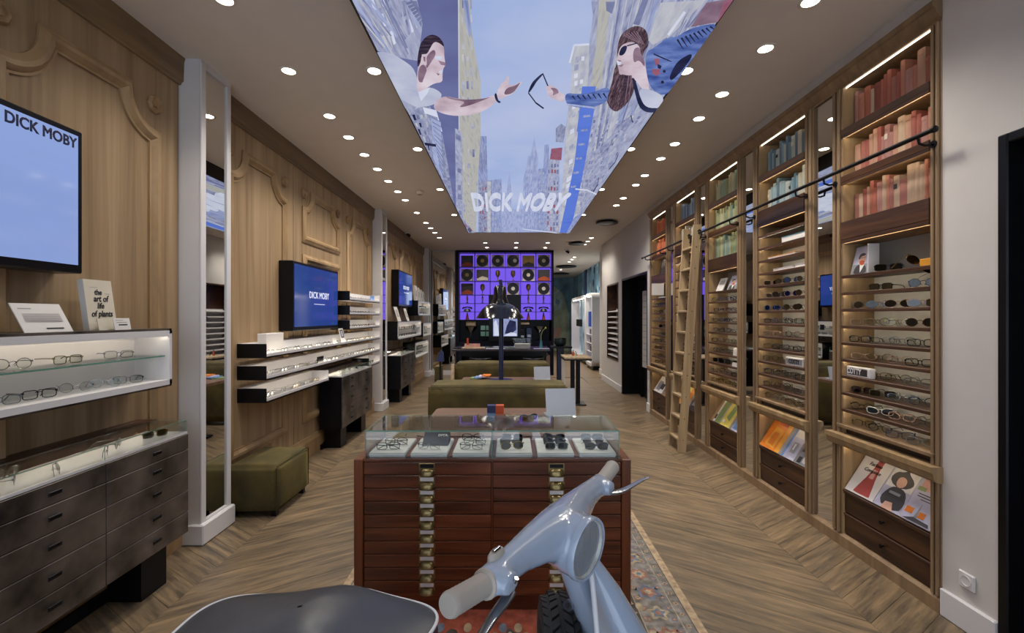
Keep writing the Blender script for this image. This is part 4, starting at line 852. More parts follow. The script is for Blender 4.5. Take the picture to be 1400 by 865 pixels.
# cards and book on that box
def stand_card(name, label, cat, y0, y1, z, h, lean, draw, x=-2.14, th=.004, mat='paper'):
    """leans back towards the wall, printed side to the room"""
    t = thing(name, label, cat, (x, (y0+y1)/2, z)); a = lean; dx, dz = -math.sin(a), math.cos(a)
    P = lambda u, v, k: (x+dx*v*h+dz*k, y0+(y1-y0)*u, z+dz*v*h-dx*k)
    m = MB(); V = [P(u, v, k) for k in (-th, 0) for u, v in ((0, 0), (1, 0), (1, 1), (0, 1))]
    m.add(V, [(0, 1, 2, 3), (4, 7, 6, 5), (0, 4, 5, 1), (1, 5, 6, 2), (2, 6, 7, 3), (3, 7, 4, 0)]); m.build('sheet', mat, t)
    if draw:
        pm = MB(); mm = []
        for i, (mt, pts) in enumerate(draw):
            if mt not in mm: mm.append(mt)
            pm.add([P(u, v, .0008+i*.0002) for u, v in pts], [tuple(range(len(pts)))], mm.index(mt))
        pm.build('print', mm, t)
    return t, P
stand_card('info_card', 'white printed card leaning on the long lit box', 'card', 1.93, 2.145, 1.4805, .145, .5, [('p_grey', rc(.1, .80, .36, .835))]+[('pale_ink', rc(.12, .62-.045*k, .88, .643-.045*k)) for k in range(7)]+[('ink', rc(.45, .1, .82, .145))], x=-2.06)
t, P = stand_card('gift_book', 'cream book with brush lettering about plants on the long lit box', 'book', 2.27, 2.43, 1.4805, .26, .14, [('cream_paper', rc(0, 0, 1, 1)), ('pale_ink', rc(.18, .84, .48, .855)), ('pale_ink', rc(.7, .72, .9, .735)), ('pale_ink', rc(.22, .17, .45, .185))], x=-2.10, th=.03)
for w, u, v, s in (('the', .45, .75, .04), ('art of', .52, .62, .046), ('life', .48, .48, .042), ('of plants', .5, .32, .044)): text(w, t, 'ink', s, P(u, v, .0025), (0, 1, 0), Vector(P(0, 1, 0))-Vector(P(0, 0, 0)), bold=.0008, sx=.8, shear=.25)
stand_card('price_card', 'small white card in front of the brush lettered book', 'card', 2.36, 2.46, 1.4805, .062, .2, [('pale_ink', rc(.1, .8, .6, .85)), ('pale_ink', rc(.15, .6, .8, .66)), ('ink', rc(.25, .38, .8, .47))], x=-2.05)
stand_card('price_card', 'second small card beside the brush lettered book, in its shade', 'card', 2.29, 2.345, 1.4805, .06, .2, None, x=-2.07, mat='cream_paper')

def cabinet(y0, label, near=False):
    y1 = y0+1.12; xf = -1.945; z0, z1 = .25, .845; ym = (y0+y1)/2
    t = thing('drawer_cabinet', label, 'cabinet', (-2.1, ym, 0), 'dark drawer cabinets along the panelled wall')
    m = MB(); m.box(XL+.036, xf-.014, y0, y1, z0, z1); m.build('carcass', 'black_lacquer', t)
    hs = [.092, .118, .128, .128, .126]
    for k, (a, b) in enumerate(((y0+.003, ym-.002), (ym+.002, y1-.003))):
        z = z1-.003
        for h in hs:
            d = bx('drawer', 'scorched_metal', t, xf-.014, xf, a, b, z-h+.003, z, c=.002); yk = (a+b)/2+.02; zk = z-h*.42
            MB().cbox(xf, xf+.012, yk-.012, yk+.012, zk-.004, zk+.004, .002).cbox(xf+.01, xf+.016, yk-.03, yk+.03, zk-.011, zk+.009, .003).build('handle', 'black_metal', d); z -= h
    for y in (y0+.1, y1-.28): bx('leg', 'black_metal', t, XL+.06, xf-.06, y, y+.18, 0, z0)
    bx('base_strip', 'black_lacquer', t, XL+.036, -2.19, y0+.02, y1-.02, 0, .06)
    bx('liner', 'white_lacquer', t, XL+.05, xf-.006, y0+.004, y1-.004, z1, z1+.012); bx('back_ledge', 'dark_walnut', t, XL+.0005, XL+.05, y0, y1, z1-.02, z1+.085, c=.003)
    MB().prism([(XL+.05, z1+.085), (XL+.11, z1+.085), (XL+.11, z1+.064), (XL+.105, z1+.064), (XL+.105, z1+.079), (XL+.05, z1+.079)], 'y', y0, y1).build('ledge_overhang', 'dark_walnut', t); bx('led_strip', 'led_case', t, XL+.05, XL+.053, y0+.03, y1-.03, z1+.060, z1+.078)
    g = .005; xa, xb, ya, yb, za, zb = XL+.112, xf-.008, y0+.006, y1-.006, z1+.012, z1+.078
    bx('glass_front', 'clear_glass', t, xb-g, xb, ya, yb, za, zb); bx('glass_top', 'clear_glass', t, xa, xb, ya, yb, zb, zb+g)
    for y in (ya, yb-g): bx('glass_side', 'clear_glass', t, xa, xb-g, y, y+g, za, zb)
    m = MB(); w = .0022
    m.box(xb-.001, xb+.001, ya, yb, zb+g-w, zb+g+.0005); m.box(xb-.001, xb+.0012, ya, ya+w, za, zb+g); m.box(xb-.001, xb+.0012, yb-w, yb, za, zb+g); m.box(xb-.001, xb+.0012, ym-w/2, ym+w/2, za, zb); m.box(xa, xb, yb-w, yb, zb+g, zb+g+.0006); m.box(xa, xb, ya, ya+w, zb+g, zb+g+.0006); m.build('glass_edge', 'glass_edge', t)
    return z1+.0125
zc = cabinet(1.63, 'dark metal drawer cabinet with a glass top below the long lit box')
for i, (y, x, rz, sh, fr, le) in enumerate(((2.60, -2.03, 60, 'square', 'frame_gold', 'dark_lens'), (2.40, -2.07, 120, 'round', 'frame_grey', 'lens_glass'), (2.28, -2.02, 130, 'round', 'frame_silver', 'lens_glass'), (2.02, -2.01, 140, 'square', 'frame_silver', 'lens_glass'), (1.88, -2.05, 135, 'round', 'frame_silver', 'lens_glass'), (1.95, -2.16, 100, 'square', 'frame_olive', 'lens_glass'))):
    pair(x, y, zc, math.radians(rz), f'{ORD[i]} from the column, under the cabinet glass below the lit box', 'glasses in the glass topped cabinet', sh, fr, le, False, folded=i in (2, 3))
zc = cabinet(5.27, 'dark drawer cabinet with a glass top under the white ledges')
for i, y in enumerate((5.5, 5.75, 6.0, 6.2)): pair(-2.03, y, zc, math.radians(80+20*i), f'{ORD[i]} from the front in the cabinet under the white ledges', 'glasses in the second cabinet', simple=True)
zc = cabinet(8.12, 'dark drawer cabinet with a glass top beyond the second white column')
for i, y in enumerate((8.3, 8.6, 8.9)): pair(-2.03, y, zc, math.radians(80+20*i), f'{ORD[i]} from the front in the cabinet beyond the second column', 'glasses in the third cabinet')

def ledge(y0, y1, z, label, n, where, dark=None):
    """long white trough: back board, floor, raised front lip, dark end caps"""
    t = thing('wall_ledge', label, 'shelf', (XL, (y0+y1)/2, z-.118), 'white ledges on the panelled wall'); xf = -2.008; h = .118
    m = MB(); m.box(XL, XL+.042, y0+.006, y1-.006, z-h, z); m.add([(XL+.014, y, q) for y in (y0+.006, y1-.006) for q in (z-.02,)], []); m.box(XL+.014, xf, y0+.006, y1-.006, z-h, z-h+.012); m.box(xf-.012, xf, y0+.006, y1-.006, z-h, z-h+.036); m.build('trough', 'white_lacquer', t)
    bx('sloping_back', 'white_lacquer', t, XL+.014, XL+.06, y0+.006, y1-.006, z-h+.012, z-.004)
    bx('end_cap', 'black_metal', t, XL, xf+.001, y0, y0+.006, z-h, z, c=.002); bx('end_cap', 'white_lacquer', t, XL, xf+.001, y1-.006, y1, z-h, z, c=.002)
    bx('led_strip', 'led_ledge', t, xf-.0145, xf-.012, y0+.02, y1-.02, z-h+.014, z-h+.034)
    step = (y1-y0-.1)/n
    for i in range(n):
        y = y0+.08+step*(i+.5)
        pair(-2.08, y, z-h+.0125, math.radians(R.uniform(75, 100)), f'{ORD[i]} from the front on {where}', 'glasses on '+where, simple=True, frame=R.choice(dark) if dark else None)
    return t
ledge(3.74, 7.0, 1.325, 'uppermost of the three long white ledges beneath the blue screen', 13, 'the upper long white ledge', ['frame_clear', 'frame_silver', 'frame_olive', 'frame_gold'])
ledge(3.74, 7.0, 1.142, 'middle one of the three long white ledges', 13, 'the middle long white ledge', ['frame_olive', 'frame_black', 'frame_grey', 'frame_silver'])
ledge(3.74, 5.02, .957, 'lowest white ledge, ending at the glass topped cabinet', 5, 'the lowest white ledge', ['frame_silver', 'frame_gold', 'frame_grey'])
ledge(6.45, 7.0, .957, 'short low white ledge between cabinet and second column', 2, 'the short low ledge', ['frame_black'])
for i, z in enumerate((1.87, 1.687, 1.504)): ledge(5.68, 7.0, z, f'short white ledge beside the blue screen, {ORD[i]} from the top', 6, ('the top short ledge', 'the second short ledge', 'the third short ledge')[i], ['frame_black', 'frame_tortoise', 'frame_black', 'frame_navy'])
t = thing('ledge_sign', 'blank white block on the near end of the upper long ledge', 'sign', (-2.15, 3.98, 1.325)); MB().cbox(-2.20, -2.12, 3.95, 4.25, 1.2, 1.40, .003).build('block', 'paper', t)
stand_card('ledge_card', 'small photo card on the upper long ledge near the blue screen', 'card', 5.5, 5.64, 1.24, .17, .25, [('p_dark', rc(.15, .3, .85, .9)), ('p_lilac', rc(.3, .4, .7, .8))], x=-2.04)
t = thing('ledge_tag', 'small black square sign on the middle long ledge', 'sign', (-2.05, 4.9, 1.08)); bx('plate', 'black_lacquer', t, -2.06, -2.05, 4.84, 4.99, 1.04, 1.12)
t = thing('ledge_tag', 'small purple sign standing on the top short ledge', 'sign', (-2.05, 6.75, 1.8)); bx('plate', 'p_blue', t, -2.06, -2.05, 6.68, 6.84, 1.765, 1.855)
t = thing('ledge_tag', 'tiny white card on the upper long ledge at mid length', 'sign', (-2.05, 5.3, 1.25)); bx('plate', 'paper', t, -2.06, -2.052, 5.26, 5.36, 1.22, 1.30)
# far boxes
for (y0, y1, z0, z1, lb, x1) in ((8.1, 10.2, 1.127, 1.46, 'lit white display box beyond the second column, below the third screen', -2.0), (9.9, 11.35, 1.57, 1.90, 'high lit display box near the far mirror', -2.0), (10.45, 11.5, 1.08, 1.40, 'smaller lit display box near the far mirror, middle height', -2.0), (9.5, 10.95, .66, 1.0, 'low lit display box near the far mirror', -1.98)):
    t, zm, zb = light_box(y0, y1, z0, z1, lb, True, x1); n = int((y1-y0)/.22)
    s = {1.127: 'lit box past second column', 1.57: 'high lit box', 1.08: 'mid lit box by mirror', .66: 'low lit box'}[z0]
    for i in range(n):
        y = y0+.12+(y1-y0-.2)*(i+.5)/n
        pair(-2.09, y, zm, math.radians(R.uniform(78, 100)), f'{ORD[i]} from front, glass shelf, {s}', 'glasses in the '+s, frame=R.choice(['frame_black', 'frame_tortoise'])); pair(-2.09, y, zb, math.radians(R.uniform(78, 100)), f'{ORD[i]} from front, bottom, {s}', 'glasses in the '+s, frame=R.choice(['frame_black', 'frame_grey']))
stand_card('info_card', 'white card on the lit box beyond the second column, nearer one', 'card', 8.25, 8.5, 1.4605, .28, .3, [('pale_ink', rc(.2, .3, .8, .8))], x=-2.04)
stand_card('info_card', 'white card on the lit box beyond the second column, farther one', 'card', 8.9, 9.1, 1.4605, .26, .3, [('pale_ink', rc(.2, .3, .8, .8))], x=-2.02)
t = thing('ledge_tag', 'small black sign inside the lit box beyond the second column', 'sign', (-2.02, 9.6, 1.3)); bx('plate', 'black_lacquer', t, -2.03, -2.02, 9.5, 9.62, 1.27, 1.38)
for i in range(4): stand_card('product_box', f'upright white package on the high display box, {ORD[i]} from the front', 'box', 10.1+i*.28, 10.3+i*.28, 1.901, .34-.03*i, .06, [('p_grey', rc(.3, .3, .7, .7))], x=-2.10, th=.05)
# ---- olive cube stool
def cushion(name, label, x0, x1, y0, y1, z0, z1, cat, seam=True, bulge=.01, parent=None, r=.03):
    t = parent or thing(name, label, cat, ((x0+x1)/2, (y0+y1)/2, 0)); nx = 8
    b = bmesh.new(); bmesh.ops.create_cube(b, size=1); bmesh.ops.scale(b, vec=(x1-x0, y1-y0, z1-z0), verts=b.verts)
    bmesh.ops.subdivide_edges(b, edges=b.edges, cuts=nx, use_grid_fill=True)
    hx, hy, hz = (x1-x0)/2, (y1-y0)/2, (z1-z0)/2
    for v in b.verts:
        u = (v.co.x/hx, v.co.y/hy, v.co.z/hz); f = lambda k: (1-u[(k+1) % 3]**4)*(1-u[(k+2) % 3]**4)
        w = math.sin(7*v.co.x+3*v.co.z)*math.cos(6*v.co.y+4*v.co.z)*.004
        for k, h in enumerate((hx, hy, hz)):
            if abs(abs(u[k])-1) < 1e-4: v.co[k] += (bulge*f(k)+w)*(1 if u[k] > 0 else -1)
        for k in range(3):
            o = [abs(u[j]) for j in range(3) if j != k]
    bmesh.ops.bevel(b, geom=[e for e in b.edges if len(e.link_faces) == 2 and e.calc_face_angle() > .9], offset=min(r, .45*min(hx, hy, hz)/nx*2), segments=2, affect='EDGES')
    me = bpy.data.meshes.new('body'); b.to_mesh(me); b.free(); me.materials.append(M['velvet']); me.shade_smooth()
    o = link_obj('body', me, t); off = OFF[t]; o.location = Vector(((x0+x1)/2, (y0+y1)/2, (z0+z1)/2))-off
    if seam:
        for sx, sy in ((1, -1), (1, 1)): MB().tube([((x0 if sx < 0 else x1-.004), (y0+.004 if sy < 0 else y1-.004), z0+.015+(z1-z0-.03)*k/6) for k in range(7)], .004, 6).build('seam', 'velvet_seam', t)
        MB().tube([(x1-.002, y0+.01+(y1-y0-.02)*k/6, z1-.004+.003*math.sin(k*3)) for k in range(7)], .004, 6).build('seam', 'velvet_seam', t)
    return t
t = cushion('cube_stool', 'olive velvet cube stool behind the near white column', -2.20, -1.80, 3.50, 4.06, .045, .395, 'stool')
for x in (-2.16, -1.84):
    for y in (3.55, 4.01): bx('foot', 'black_metal', t, x-.02, x+.02, y-.02, y+.02, 0, .05)
# ================================================================ RUG
plain('rug_rose', '#9c6f5e', .95, var=.2, vs=22); plain('rug_red', '#a8543f', .95, var=.22, vs=16, bump=.12, bs=250); plain('rug_cream', '#a99a80', .95, var=.2, vs=22, bump=.1, bs=250); plain('rug_grey', '#7f7a74', .95, var=.25, vs=20, bump=.1, bs=250); plain('rug_beige', '#b09a7c', .95, var=.15, vs=24, bump=.1, bs=250); plain('rug_line', '#4f4a46', .95, var=.2, vs=20); plain('rug_blue', '#6d7686', .95, var=.2, vs=24)
rug = thing('persian_rug', 'worn red rug with a grey patterned border under the mahogany chest', 'rug', (0, 2, 0)); RX, RY0, RY1 = .965, .55, 3.72; rz = .006
def ring_(x, a, b, z, mat, nm): 
    m = MB()
    m.box(-x, x, RY0+a, RY1-a, .0005, z) if b is None else None
    m.build(nm, mat, rug)
for ins, z, mat in ((0, .0050, 'rug_beige'), (.045, .0054, 'rug_line'), (.05, .0057, 'rug_grey'), (.10, .0060, 'rug_cream'), (.105, .0063, 'rug_grey'), (.29, .0066, 'rug_cream'), (.295, .0069, 'rug_line'), (.34, .0072, 'rug_cream'), (.345, .0075, 'rug_red')): ring_(RX-ins, ins, None, z, mat, 'field' if ins == .345 else 'border')
def flower(m, x, y, s, z, cols, a0=0, n=6):
    for j, (r, k) in enumerate(((1, 0), (.62, 1), (.3, 2))):
        P = [(x+s*r*(1+.25*math.cos(n*a))*math.cos(a+a0), y+s*r*(1+.25*math.cos(n*a))*math.sin(a+a0), z+j*.0002) for a in [2*PI*q/24 for q in range(24)]]
        m.add(P, [tuple(range(24))], cols[k])
fm = MB(); fl = ['rug_cream', 'rug_rose', 'rug_line', 'rug_blue', 'rug_beige']
for s in (-1, 1):
    for k in range(17): flower(fm, s*(RX-.195), RY0+.2+k*.18, .05 if k % 2 else .065, .0066, [(0, 3, 1), (3, 1, 0), (1, 0, 3)][k % 3], k, 5+k % 3)
    for k in range(34):
        flower(fm, s*(RX-.13), RY0+.15+k*.09, .018, .0066, (3, 1, 0), k, 4); flower(fm, s*(RX-.265), RY0+.15+k*.09, .02, .0066, (1, 0, 3), k, 4); flower(fm, s*(RX-.318), RY0+.3+k*.08, .012, .0072, (4, 1, 0), k, 4); flower(fm, s*(RX-.075), RY0+.1+k*.09, .012, .0060, (4, 1, 2), k, 4); flower(fm, s*(RX-.022), RY0+.06+k*.095, .009, .0054, (1, 0, 3), k, 4)
fm.build('border_motif', fl, rug)['kind'] = 'stuff'
fm = MB(); fl = ['rug_cream', 'rug_red', 'rug_line', 'rug_blue', 'rug_beige']
for x, y, s in ((-.28, 2.14, .09), (.52, 2.42, .11), (0, 1.6, .12), (.3, 1.9, .06), (.42, 2.9, .08), (-.5, 1.9, .1), (-.45, 2.9, .1), (.5, 1.75, .07), (0, 2.19, .05), (.56, 2.2, .09), (.55, 3.2, .09), (-.5, 3.3, .09)):
    flower(fm, x, y, s, .0078, (2, 0, 1), .4, 5)
    for k in range(6): a = k*PI/3; fm.add([(x+s*1.5*math.cos(a)+.02*math.cos(q*PI/5), y+s*1.5*math.sin(a)+.035*math.sin(q*PI/5), .0079) for q in range(10)], [tuple(range(10))], (0, 4, 3)[k % 3])
fm.build('field_motif', fl, rug)['kind'] = 'stuff'
# ================================================================ MAHOGANY DISPLAY CHEST
CY0, CY1, CX0, CX1, CT = 2.375, 2.80, -.815, .626, .808
ch = thing('display_chest', 'wide mahogany plan chest of twenty drawers with a glass case on top', 'chest', ((CX0+CX1)/2, 2.6, .008))
bx('plinth', 'mahogany', ch, CX0+.02, CX1-.02, CY0+.02, CY1-.02, .0085, .095, c=.003); bx('base_moulding', 'mahogany', ch, CX0+.01, CX1-.01, CY0+.008, CY1, .085, .105, c=.004)
for a, b in ((CX0, CX0+.048), (CX1-.048, CX1)): bx('side_panel', 'mahogany_upright', ch, a, b, CY0-.012, CY1, .045, CT, c=.004)
bx('back_board', 'mahogany', ch, CX0+.048, CX1-.048, CY1-.02, CY1, .09, CT); xm = (CX0+CX1)/2-.002; bx('divider', 'mahogany_upright', ch, xm-.003, xm+.003, CY0+.004, CY1-.02, .1, CT-.01)
bx('dust_board', 'drawer_seam', ch, CX0+.048, CX1-.048, CY0+.03, CY0+.04, .1, CT-.012); bx('deck', 'mahogany', ch, CX0+.048, CX1-.048, CY0-.002, CY1-.02, CT-.014, CT-.002)
zt, hd = CT-.018, .0688
for x0, x1 in ((CX0+.05, xm-.005), (xm+.005, CX1-.05)):
    for k in range(10):
        z1 = zt-k*hd; z0 = z1-hd+.0035; d = bx('drawer', 'mahogany', ch, x0, x1, CY0-.002, CY0+.3, z0, z1, c=.0022); xc = x0+(x1-x0)*.496; zc = (z0+z1)/2-.002; y = CY0-.002
        bx('label_plate', 'brass', d, xc-.042, xc+.042, y-.003, y, zc-.022, zc+.029, c=.001)
        if k: bx('paper_label', 'paper', d, xc-.035, xc+.035, y-.0042, y-.003, zc+.006, zc+.025)
        else: bx('label_recess', 'black_metal', d, xc-.035, xc+.035, y-.0036, y-.003, zc+.006, zc+.025)
        m = MB(); rs = []
        for a in range(7):                                   # half-shell pull, open below
            t = a/6*PI/2; ring = []
            for q in range(13): u = PI*q/12; ring.append((xc-.040*math.cos(u)*math.sin(t+.12 if t < 1.4 else PI/2), y-.003-.022*math.sin(t)*math.sin(u) , zc+.004-.030*(1-math.cos(t))-.005*math.sin(u)*math.sin(t)))
            rs.append(ring)
        m.rings(rs, caps=False, closed=False); m.build('cup_pull', 'brass', d, 60)
# glass case
gx0, gx1, gy0, gy1, gz0, gz1 = CX0+.055, CX1-.058, CY0+.004, CY1-.045, CT-.002, .953; g = .006
bx('glass_front', 'display_glass', ch, gx0, gx1, gy0, gy0+g, gz0, gz1-g); bx('glass_back', 'display_glass', ch, gx0, gx1, gy1-g, gy1, gz0, gz1-g); bx('glass_top', 'display_glass', ch, gx0, gx1, gy0, gy1, gz1-g, gz1)
for x in (gx0, gx1-g): bx('glass_side', 'display_glass', ch, x, x+g, gy0+g, gy1-g, gz0, gz1-g)
m = MB(); w = .0025
m.box(gx0, gx1, gy0-.0008, gy0+.001, gz1-g, gz1+.0006); m.box(gx0, gx1, gy1-w, gy1, gz1, gz1+.0006)
for x in (gx0, gx1-w): m.box(x, x+w, gy0-.001, gy0+w, gz0, gz1); m.box(x, x+w, gy0, gy1, gz1, gz1+.0006); m.box(x, x+w, gy1-w, gy1, gz0, gz1)
m.box(xm-.002, xm+.002, gy0-.001, gy0+.003, gz0, gz1); m.build('glass_edge', 'glass_edge', ch)
bx('case_divider', 'display_glass', ch, xm-.002, xm+.002, gy0+g, gy1-g, gz0, gz1-g)
tw = (gx1-gx0)/6; tz = CT-.002
for i in range(6):
    xc = gx0+tw*(i+.5)+(.004 if i > 2 else -.004)
    t = thing('display_tray', f'white felt tray under the chest glass, {ORD[i]} from the left', 'tray', (xc, 2.55, tz), 'white trays in the glass case')
    bx('base', 'white_lacquer', t, xc-tw*.44, xc+tw*.44, gy0+.022, gy1-.05, tz, tz+.018, c=.003)
    for k in range(3): bx('liner_strip', 'paper', t, xc-tw*.435, xc+tw*.435, gy0+.026+k*.098, gy0+.121+k*.098, tz+.018, tz+.024, c=.003)
    if i < 5: bx('tray_rail', 'mahogany_upright', ch, gx0+tw*(i+1)-.012, gx0+tw*(i+1)+.012 if i != 2 else gx0+tw*(i+1)-.006, gy0+.01, gy1-.02, tz, tz+.012)
for x in (gx0+.002, gx1-.014): bx('tray_rail', 'mahogany_upright', ch, x, x+.012, gy0+.01, gy1-.02, tz, tz+.012)
spec = [(0, [('round', 'frame_gold', None), ('square', 'frame_tortoise', None), ('square', 'frame_black', None)]), (1, [None, ('square', 'frame_silver', None)]), (2, [('square', 'frame_black', None), ('square', 'frame_clear', None), ('square', 'frame_clear', None)]), (3, [('square', 'frame_silver', 'dark_lens'), ('cat', 'frame_black', 'dark_lens'), ('aviator', 'frame_gold', 'brown_lens')]), (4, [('cat', 'frame_navy', 'blue_lens'), ('cat', 'frame_navy', 'blue_lens'), ('square', 'frame_grey', 'dark_lens')]), (5, [('square', 'frame_navy', 'blue_lens'), ('round', 'frame_silver', 'brown_lens'), ('cat', 'frame_navy', 'blue_lens')])]
for i, L in spec:
    for k, sp in enumerate(L):
        if not sp: continue
        xc = gx0+tw*(i+.5)+R.uniform(-.015, .015); row_ = ('back', 'middle', 'front')[k] if len(L) == 3 else 'front'; yy = gy0+(.255, .165, .075)[k if len(L) == 3 else 2]
        pair(xc, yy, tz+.0245, math.radians(R.uniform(-14, 14)), f'{row_} pair on the {ORD[i]} tray in the chest glass', 'glasses in the chest glass case', sp[0], sp[1], sp[2], False, folded=True, sc=1.0)
t = thing('glasses_case', 'dark navy spectacle case with pale letters on the second tray', 'case', (gx0+tw*1.5, 2.58, tz+.024))
xc = gx0+tw*1.53; MB().prism([(gy0+.15, tz+.0245), (gy0+.27, tz+.0245), (gy0+.265, tz+.07), (gy0+.245, tz+.078)], 'x', xc-.072, xc+.072).build('shell', 'case_navy', t); text('DITA', t, 'paper', .024, (xc+.036, gy0+.218, tz+.066), (1, 0, 0), (0, .8, .45), bold=.001)
# ================================================================ TABLES, BENCHES, SCREENS BEHIND THE CHEST
def table(y0, y1, x0, x1, z, lb):
    t = thing('bench_table', lb, 'table', ((x0+x1)/2, (y0+y1)/2, 0)); r = .06; P = []
    for cx, cy, a0 in ((x1-r, y0+r, -90), (x1-r, y1-r, 0), (x0+r, y1-r, 90), (x0+r, y0+r, 180)):
        for k in range(5): a = math.radians(a0+22.5*k); P.append((cx+r*math.cos(a), cy+r*math.sin(a)))
    MB().prism(P, 'z', z-.035, z).build('table_top', 'table_wood', t); yc = (y0+y1)/2
    bx('pedestal', 'black_metal', t, (x0+x1)/2-.25, (x0+x1)/2+.25, yc-.06, yc+.06, .03, z-.035, c=.005); bx('foot_plate', 'black_metal', t, (x0+x1)/2-.35, (x0+x1)/2+.35, yc-.28, yc+.28, .009, .03, c=.005)
    return t
table(3.05, 3.98, -.64, .52, .75, 'brown wooden table right behind the mahogany chest'); table(5.15, 6.02, -.62, .54, .75, 'brown wooden table between the two olive benches')
def bench(y, lb, wing=False):
    t = thing('velvet_bench', lb, 'bench', (-.12, y+.2, 0)); cushion(None, None, -.79, .55, y, y+.42, .06, .885, None, seam=False, parent=t, bulge=.012)
    for s in (-.70, .46):
        for q in (.06, .36): bx('foot', 'black_metal', t, s-.03, s+.03, y+q-.03, y+q+.03, 0, .07)
    MB().tube([(-.785+.01*k, y-.002, .87+.003*math.sin(k)) for k in range(134)], .003, 5).build('seam', 'velvet_seam', t)
    if wing: MB().prism([(y-.30, .06), (y-.02, .06), (y-.02, .88), (y-.08, .88)], 'x', -.83, -.79).build('wing', 'rug_beige', t)
    return t
bench(4.36, 'olive velvet bench back behind the first table, nearer one'); bench(6.45, 'olive velvet bench farther back, before the dark counter', True)
def tablet(x, y, z, w, h, rz, lb):
    t = thing('tablet_stand', lb, 'tablet', (x, y, z), None, rz)
    a = math.radians(14); V = lambda u, v, k: (u*w/2, v*h*math.sin(a)+k*math.cos(a), v*h*math.cos(a)-k*math.sin(a))
    m = MB(); m.rings([[V(-1, 0, k), V(1, 0, k), V(1, 1, k), V(-1, 1, k)] for k in (0, .008)]); m.build('panel', 'aluminium', t)
    MB().cbox(-w*.5, w*.5, .0, .14, 0, .012, .003).build('base', 'aluminium', t); return t
tablet(.405, 3.62, .751, .24, .225, math.radians(6), 'silver laptop lid open on the table behind the chest'); tablet(.40, 5.72, .751, .205, .17, math.radians(5), 'silver laptop lid open on the table between the benches')
def box_pile(x, y, z, cols, lb, s=.05, nm='sample_box'):
    t = thing(nm, lb, 'box', (x, y, z))
    for i, c in enumerate(cols): bx('block', c, t, x+(i % 2)*s-s, x+(i % 2)*s-.002, y-.03, y+.03, z+(i//2)*s*.9, z+(i//2)*s*.9+s*.88, c=.002)
    return t
plain('p_brick', '#b5552f', .5); plain('p_navy', '#26305c', .5)
box_pile(-.115, 3.52, .751, ['p_blue', 'p_brick', 'p_navy', 'p_rust'], 'small stack of navy and orange cubes on the table behind the chest', .065)
pair(-.30, 3.45, .751, .2, 'lying on the table behind the chest beside the cubes', None, 'square', 'frame_gold', 'lens_glass', False, sc=1.2); pair(.02, 3.5, .751, -.3, 'lying on the table behind the chest between cubes and laptop', None, 'square', 'frame_gold', 'lens_glass', False, folded=True, sc=1.2); pair(.14, 3.5, .751, .4, 'lying on the table behind the chest next to the laptop', None, 'cat', 'frame_navy', 'blue_lens', False, folded=True, sc=1.15)
t = thing('paper_sheet', 'white papers beside the laptop on the table behind the chest', 'paper', (.27, 3.5, .751)); MB().prism([(.16, 3.5), (.30, 3.42), (.32, 3.62), (.2, 3.62)], 'z', .7505, .754).build('sheet', 'paper', t)
t = thing('magazine_pile', 'splayed colourful leaflets on the table between the benches', 'leaflet', (-.42, 5.85, .751))
for k, c in enumerate(('p_green', 'p_blue', 'p_lilac', 'p_orange')): MB().prism([(-.52+k*.05, 5.8), (-.42+k*.05, 5.78), (-.40+k*.05, 5.95), (-.5+k*.05, 5.97)], 'z', .7505+k*.012, .762+k*.012).build('leaflet', c, t)
# tall chrome-shaded lamp on the table between the benches
lp_ = thing('giant_desk_lamp', 'tall lamp with glossy black bell shade on a blue post', 'lamp', (-.115, 5.6, .75))
MB().cyl((-.115, 5.6, .75), (-.115, 5.6, 1.62), .028, n=16).build('post', 'pole_blue', lp_, 40); MB().cyl((-.115, 5.6, .75), (-.115, 5.6, .775), .14, n=28).build('foot_disc', 'pole_blue', lp_, 40)
MB().lathe([(.30, 1.525), (.295, 1.535), (.22, 1.64), (.165, 1.69), (.11, 1.71), (.085, 1.78), (.075, 1.90), (.055, 1.93), (.0005, 1.935)], 40, (-.13, 5.62, 0)).build('shade', 'lampshade_black', lp_, 50)
MB().lathe([(.29, 1.527), (.212, 1.636), (.155, 1.68), (.0005, 1.69)], 40, (-.13, 5.62, 0)).build('shade_lining', 'chrome', lp_, 50); MB().cyl((-.115, 5.53, 1.54), (-.115, 5.53, 1.70), .075, n=24).build('collar', 'pole_blue', lp_, 40)
MB().tube([(-.115, 5.6, 1.62), (-.115, 5.6, 1.9), (-.125, 5.61, 2.0)], .022, 10).build('stem', 'pole_blue', lp_, 40)
t = thing('table_easel', 'small blue folded sign on a dark post beside the farther bench', 'sign', (-.99, 6.3, 0)); bx('post', 'black_metal', t, -.985, -.96, 6.29, 6.31, 0.02, .93); MB().prism([(-1.03, .93), (-.92, .93), (-.93, 1.05), (-.96, 1.09)], 'y', 6.27, 6.33).build('sign', 'p_navy', t); bx('base', 'black_metal', t, -1.06, -.88, 6.2, 6.4, 0, .02)
bx('stool_box', 'velvet', t, -1.06, -.98, 6.35, 6.6, .02, .85)
